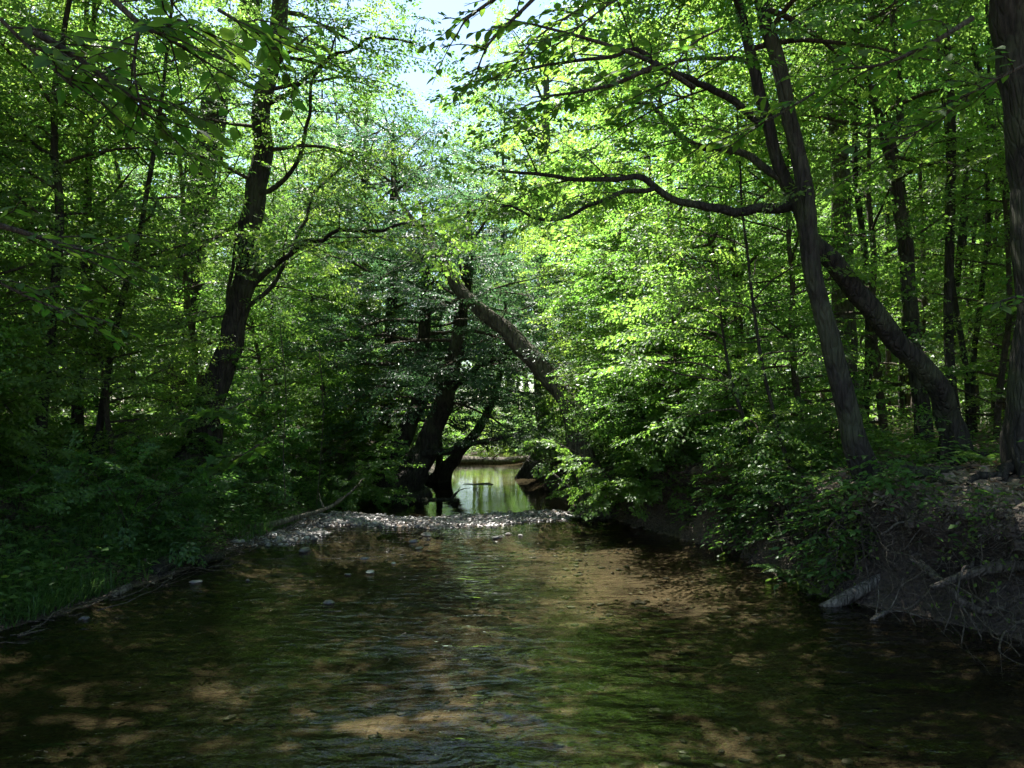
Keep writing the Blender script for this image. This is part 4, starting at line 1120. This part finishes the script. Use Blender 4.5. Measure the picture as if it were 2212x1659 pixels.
# ------------------------------------------------------------------ stones
SB = [stone_mesh(s, 8, 4) for s in range(5)]
SM = [mesh_np('stone', b[0], b[1], [M_STONE]) for b in SB]
def shoal():
    r = np.random.default_rng(307)
    x = r.uniform(-3.5, 2.2, 60000); y = r.uniform(8.8, 14.2, 60000)
    k = bar(x, y) * (1 + .5 * vnoise(x * 2, y * 2, 5))
    keep = (r.random(len(x)) < k ** 1.3) & (gz(x, y) < .2) & (gz(x, y) > -.12)
    x, y = x[keep][:7500], y[keep][:7500]
    size = .016 + .04 * r.random(len(x)) ** 5
    order = np.argsort(-size / y)
    x, y, size = x[order], y[order], size[order]
    z = gz(x, y)
    e = tag(obj('gravel_bar', None, loc=(-.5, 12, 0)), 'low shoal of wet grey stones crossing the creek', None, kind='structure')
    for i in range(300):
        obj('stone', SM[i % 5], e, loc=(x[i] + .5, y[i] - 12, z[i] + size[i] * .12), rot=(r.normal(0, .25), r.normal(0, .25), r.uniform(0, 6.28)), scale=float(size[i] * 1.7))
    n = len(x) - 300
    # the smaller ones
    V, T, Q, off = [], [], [], 0
    for b in range(5):
        i = np.arange(300 + b, len(x), 5)
        bv, bf = stone_mesh(50 + b, 5, 3)
        a = r.uniform(0, 6.28, len(i)); c, s = np.cos(a)[:, None], np.sin(a)[:, None]
        sz = size[i][:, None] * 1.6; tl = r.normal(0, .35, (len(i), 2))
        lx = bv[None, :, 0] * sz; ly = bv[None, :, 1] * sz; lz = bv[None, :, 2] * sz + lx * tl[:, :1] + ly * tl[:, 1:]
        W = np.stack([x[i][:, None] + lx * c - ly * s + .5, y[i][:, None] + lx * s + ly * c - 12, z[i][:, None] + lz + .003], -1)
        o2 = (np.arange(len(i)) * len(bv))[:, None, None] + off
        V.append(W.reshape(-1, 3)); T.append((bf[0][None] + o2).reshape(-1, 3)); Q.append((bf[1][None] + o2).reshape(-1, 4)); off += len(i) * len(bv)
    tag(obj('pebbles', mesh_np('pebbles', np.vstack(V), [np.vstack(T), np.vstack(Q)], [M_STONE]), e), kind='stuff')
shoal()
def bed_stones():
    r = np.random.default_rng(309)
    n = 4200
    y = 2.2 + 12 * r.random(n); t = r.random(n); x = xl(y) + (xr(y) - xl(y)) * t
    keep = vnoise(x * .8, y * .6, 71) + .5 * vnoise(x * 2.4, y * 2, 72) > -.05
    x, y = x[keep], y[keep]; n = len(x)
    z = bed(x, y); sz = (.012 + .06 * r.random(n) ** 4)[:, None] * 1.5
    bv, bf = stone_mesh(60, 6, 3)
    a = r.uniform(0, 6.28, n); c, s_ = np.cos(a)[:, None], np.sin(a)[:, None]
    lx = bv[None, :, 0] * sz; ly = bv[None, :, 1] * sz * r.uniform(.6, 1.2, n)[:, None]; lz = bv[None, :, 2] * sz * .7
    W = np.stack([x[:, None] + lx * c - ly * s_, y[:, None] + lx * s_ + ly * c, np.minimum(z[:, None] + lz + .004, .0)], -1)
    o2 = (np.arange(n) * len(bv))[:, None, None]
    tag(obj('bed_stones', mesh_np('bed_stones', W.reshape(-1, 3), [(bf[0][None] + o2).reshape(-1, 3), (bf[1][None] + o2).reshape(-1, 4)], [M_STONE])), 'small stones strewn over the creek bed', 'stones', kind='stuff')
    # sunken and stranded leaves
    m = 1500
    y = 2.2 + 11 * r.random(m); x = xl(y) + (xr(y) - xl(y)) * r.random(m)
    a = r.uniform(0, 6.28, m)
    V, Fs = leaf_field(np.stack([x, y, bed(x, y) + .02], 1), np.stack([np.cos(a), np.sin(a), r.normal(0, .15, m)], 1), np.stack([r.normal(0, .2, m), r.normal(0, .2, m), np.ones(m)], 1), r.uniform(.04, .09, m), LEAF_MD)
    tag(obj('sunken_leaves', mesh_np('sunken_leaves', V, Fs, [M_LITTER])), 'brown leaves lying on the creek bed', 'leaf litter', kind='stuff')
    # twigs and drift along the left water edge
    t = Tubes()
    for k in range(260):
        y = r.uniform(4, 12.5); d = r.uniform(-.25, .3)
        x = float(xl(y)) - d
        q = wander((x, y, max(float(gz(x, y)), -.02) + .02), r.normal(1.4, .9), r.normal(.02, .12), r.uniform(.12, .6), 5, r, .02, .25)
        t.add(q, np.linspace(r.uniform(.003, .010), .002, 6), 4)
    tag(obj('drift_twigs', t.mesh('drift_twigs', M_ROOT)), 'small twigs and drift caught along the left water edge', 'twigs', kind='stuff')
bed_stones()
def dark_stone(u, v, w, lab, k, pale=False):
    d = CAM_Z * FPX / (v - HY)
    p = px(u, v, d); s = w / FPX * d / 1.15
    o = obj('stone', SM[k % 5], loc=(p[0], p[1], s * .12), rot=(0, 0, k * 1.1), scale=(s, s, s * (.5 if pale else .9)))
    tag(o, lab, 'stone', 'stones standing out of the creek')
for k, a in enumerate([(710, 1304, 24, 'dark rounded stone alone in the left middle of the creek'), (658, 1192, 30, 'jagged dark stone lying off the left gravel'),
        (692, 1157, 30, 'dark stone close behind the jagged one, off the gravel'), (892, 1172, 20, 'small pale stone in front of the shoal'), (905, 1186, 22, 'small dark stone just below the pale one'),
        (922, 1158, 26, 'dark stone pair-end nearest the middle of the shoal'), (1075, 1163, 26, 'flat pale stone in front of the right half of the shoal'), (1098, 1155, 18, 'dark stone right behind the flat pale one'),
        (1124, 1158, 12, 'small square stone at the right in front of the shoal'), (424, 1259, 26, 'flat pale stone in the dark water by the left shore'), (800, 1238, 26, 'low wet stone barely breaking the water mid-left'),
        (752, 1243, 18, 'tiny pale stone left of the low wet one'), (788, 1209, 22, 'low stone between the jagged one and the pale one'), (850, 1218, 16, 'tiny dark stone right of the low stones'),
        (1480, 1139, 32, 'flat slab stone at the right end of the shoal'), (182, 1338, 22, 'dark stone in the water by the left foreground shore'), (535, 1255, 12, 'tiny stone in the dark left water')]):
    dark_stone(*a[:4], k, 'flat' in a[3] or 'low' in a[3])

# ------------------------------------------------------------------ leafy boughs hanging near the camera, leaf by leaf
def bough(label, stems, seed, leaf, nmax, spread, depth_jit=.4, meshes=BIGL, sub=9, droop=.15):
    r = np.random.default_rng(seed)
    P0 = px(*stems[0][0])
    e = tag(obj('overhanging_branch', None, loc=P0), label, 'branch')
    rows = []; tw = Tubes()
    for st in stems:
        path = smooth_path(np.array([px(*p) for p in st]), 5)
        L = float(np.linalg.norm(np.diff(path, axis=0), axis=1).sum())
        t = Tubes(); t.add(path, np.linspace(.018 if len(st) > 3 else .009, .004, len(path)), 6, .05, seed)
        obj('stem', t.mesh('stem', M_TWIG, P0), e)
        for k in range(sub):
            p, d = polyat(path, .1 + .9 * (k + r.uniform(0, .8)) / sub)
            q = wander(p, math.atan2(d[1], d[0]) + (1 if k % 2 else -1) * r.uniform(.3, 1.1), r.uniform(-.5, .35) - droop, spread * r.uniform(.6, 1.2), 5, r, .1, .15)
            tw.add(q, np.linspace(.005, .002, 6), 4, cap=False)
            nl = int(spread / .062)
            for i in range(nl):
                pp, dd = polyat(q, .12 + .88 * i / nl)
                a = math.atan2(dd[1], dd[0]) + (1 if i % 2 else -1) * r.uniform(.4, 1.1)
                rows.append((pp, np.array([math.cos(a), math.sin(a), r.uniform(-.7, .1)]), np.array([r.normal(0, .35), r.normal(0, .35), 1.]), leaf * r.uniform(.7, 1.15)))
    tag(obj('twigs', tw.mesh('twigs', M_TWIG, P0), e), kind='stuff')
    r.shuffle(rows)
    for k, (p, d, n, l) in enumerate(rows[:nmax]):
        put_leaf(meshes[k % len(meshes)], e, p - P0, d, n, l)
bough('shaded bough with large dark leaves crossing the top left corner',
      [[(215, -30, 3.6), (300, 50, 3.6), (345, 72, 3.6), (400, 105, 3.7), (470, 150, 3.8)], [(345, 72, 3.6), (385, 45, 3.5), (430, 60, 3.4)], [(60, 60, 3.4), (160, 120, 3.5), (270, 200, 3.6), (360, 250, 3.7)], [(300, 50, 3.6), (290, 150, 3.6), (310, 260, 3.7)], [(470, 20, 3.8), (560, 70, 3.9), (620, 60, 4)], [(0, 40, 3.3), (70, 110, 3.4), (160, 190, 3.4)]],
      601, .1, 300, .5)
bough('low spray of bright leaves reaching in from the left edge', [[(-60, 470, 3.6), (60, 505, 3.7), (160, 535, 3.8), (250, 560, 3.9)], [(-40, 590, 4.0), (80, 650, 4.1), (210, 690, 4.2)]], 602, .085, 160, .42, droop=.05)
bough('dark bough with large leaves hanging beside the strip of sky',
      [[(1500, 190, 5.2), (1400, 130, 5), (1290, 90, 4.9), (1180, 60, 4.8), (1090, 40, 4.7)], [(1420, 140, 5), (1330, 180, 4.9), (1240, 200, 4.8), (1150, 210, 4.8)], [(1400, -40, 5), (1300, 20, 4.9), (1200, 100, 4.8)], [(1560, 60, 5.1), (1480, 110, 5), (1420, 230, 4.9)]],
      603, .09, 300, .5)
bough('dark leafy twigs hanging from above into the right of the sky strip', [[(1210, -60, 5.2), (1130, 20, 5.1), (1060, 90, 5.0), (1030, 150, 5.0)], [(1160, -60, 5.3), (1080, -10, 5.2), (1010, 40, 5.1), (985, 80, 5.1)], [(1250, 20, 5.3), (1150, 90, 5.2), (1090, 180, 5.1)]], 607, .075, 260, .42, droop=.3)
bough('shaded bough of drooping leaves across the upper right', [[(2100, 40, 4.6), (2000, 100, 4.5), (1900, 140, 4.5), (1800, 150, 4.5)], [(2120, 200, 4.6), (2020, 260, 4.5), (1930, 320, 4.5)], [(2230, 130, 4.3), (2120, 190, 4.3), (2050, 220, 4.3)], [(1760, 200, 5), (1660, 260, 5), (1560, 300, 5)]], 604, .09, 300, .5)
bough('small spray of leaves jutting in front of the trunk at the right edge', [[(2260, 640, 4.4), (2200, 640, 4.4), (2150, 655, 4.4)]], 605, .09, 26, .3, sub=4)
bough('maple spray catching the sun in front of the leaning left trunk', [[(540, 860, 8), (500, 880, 7.9), (450, 890, 7.8)], [(560, 960, 8), (520, 985, 8), (490, 1000, 8)]], 606, .15, 40, .35, meshes=[mesh_np('leaf', *leaf_hi(.3, .1, True), [M_BIG])], sub=4)
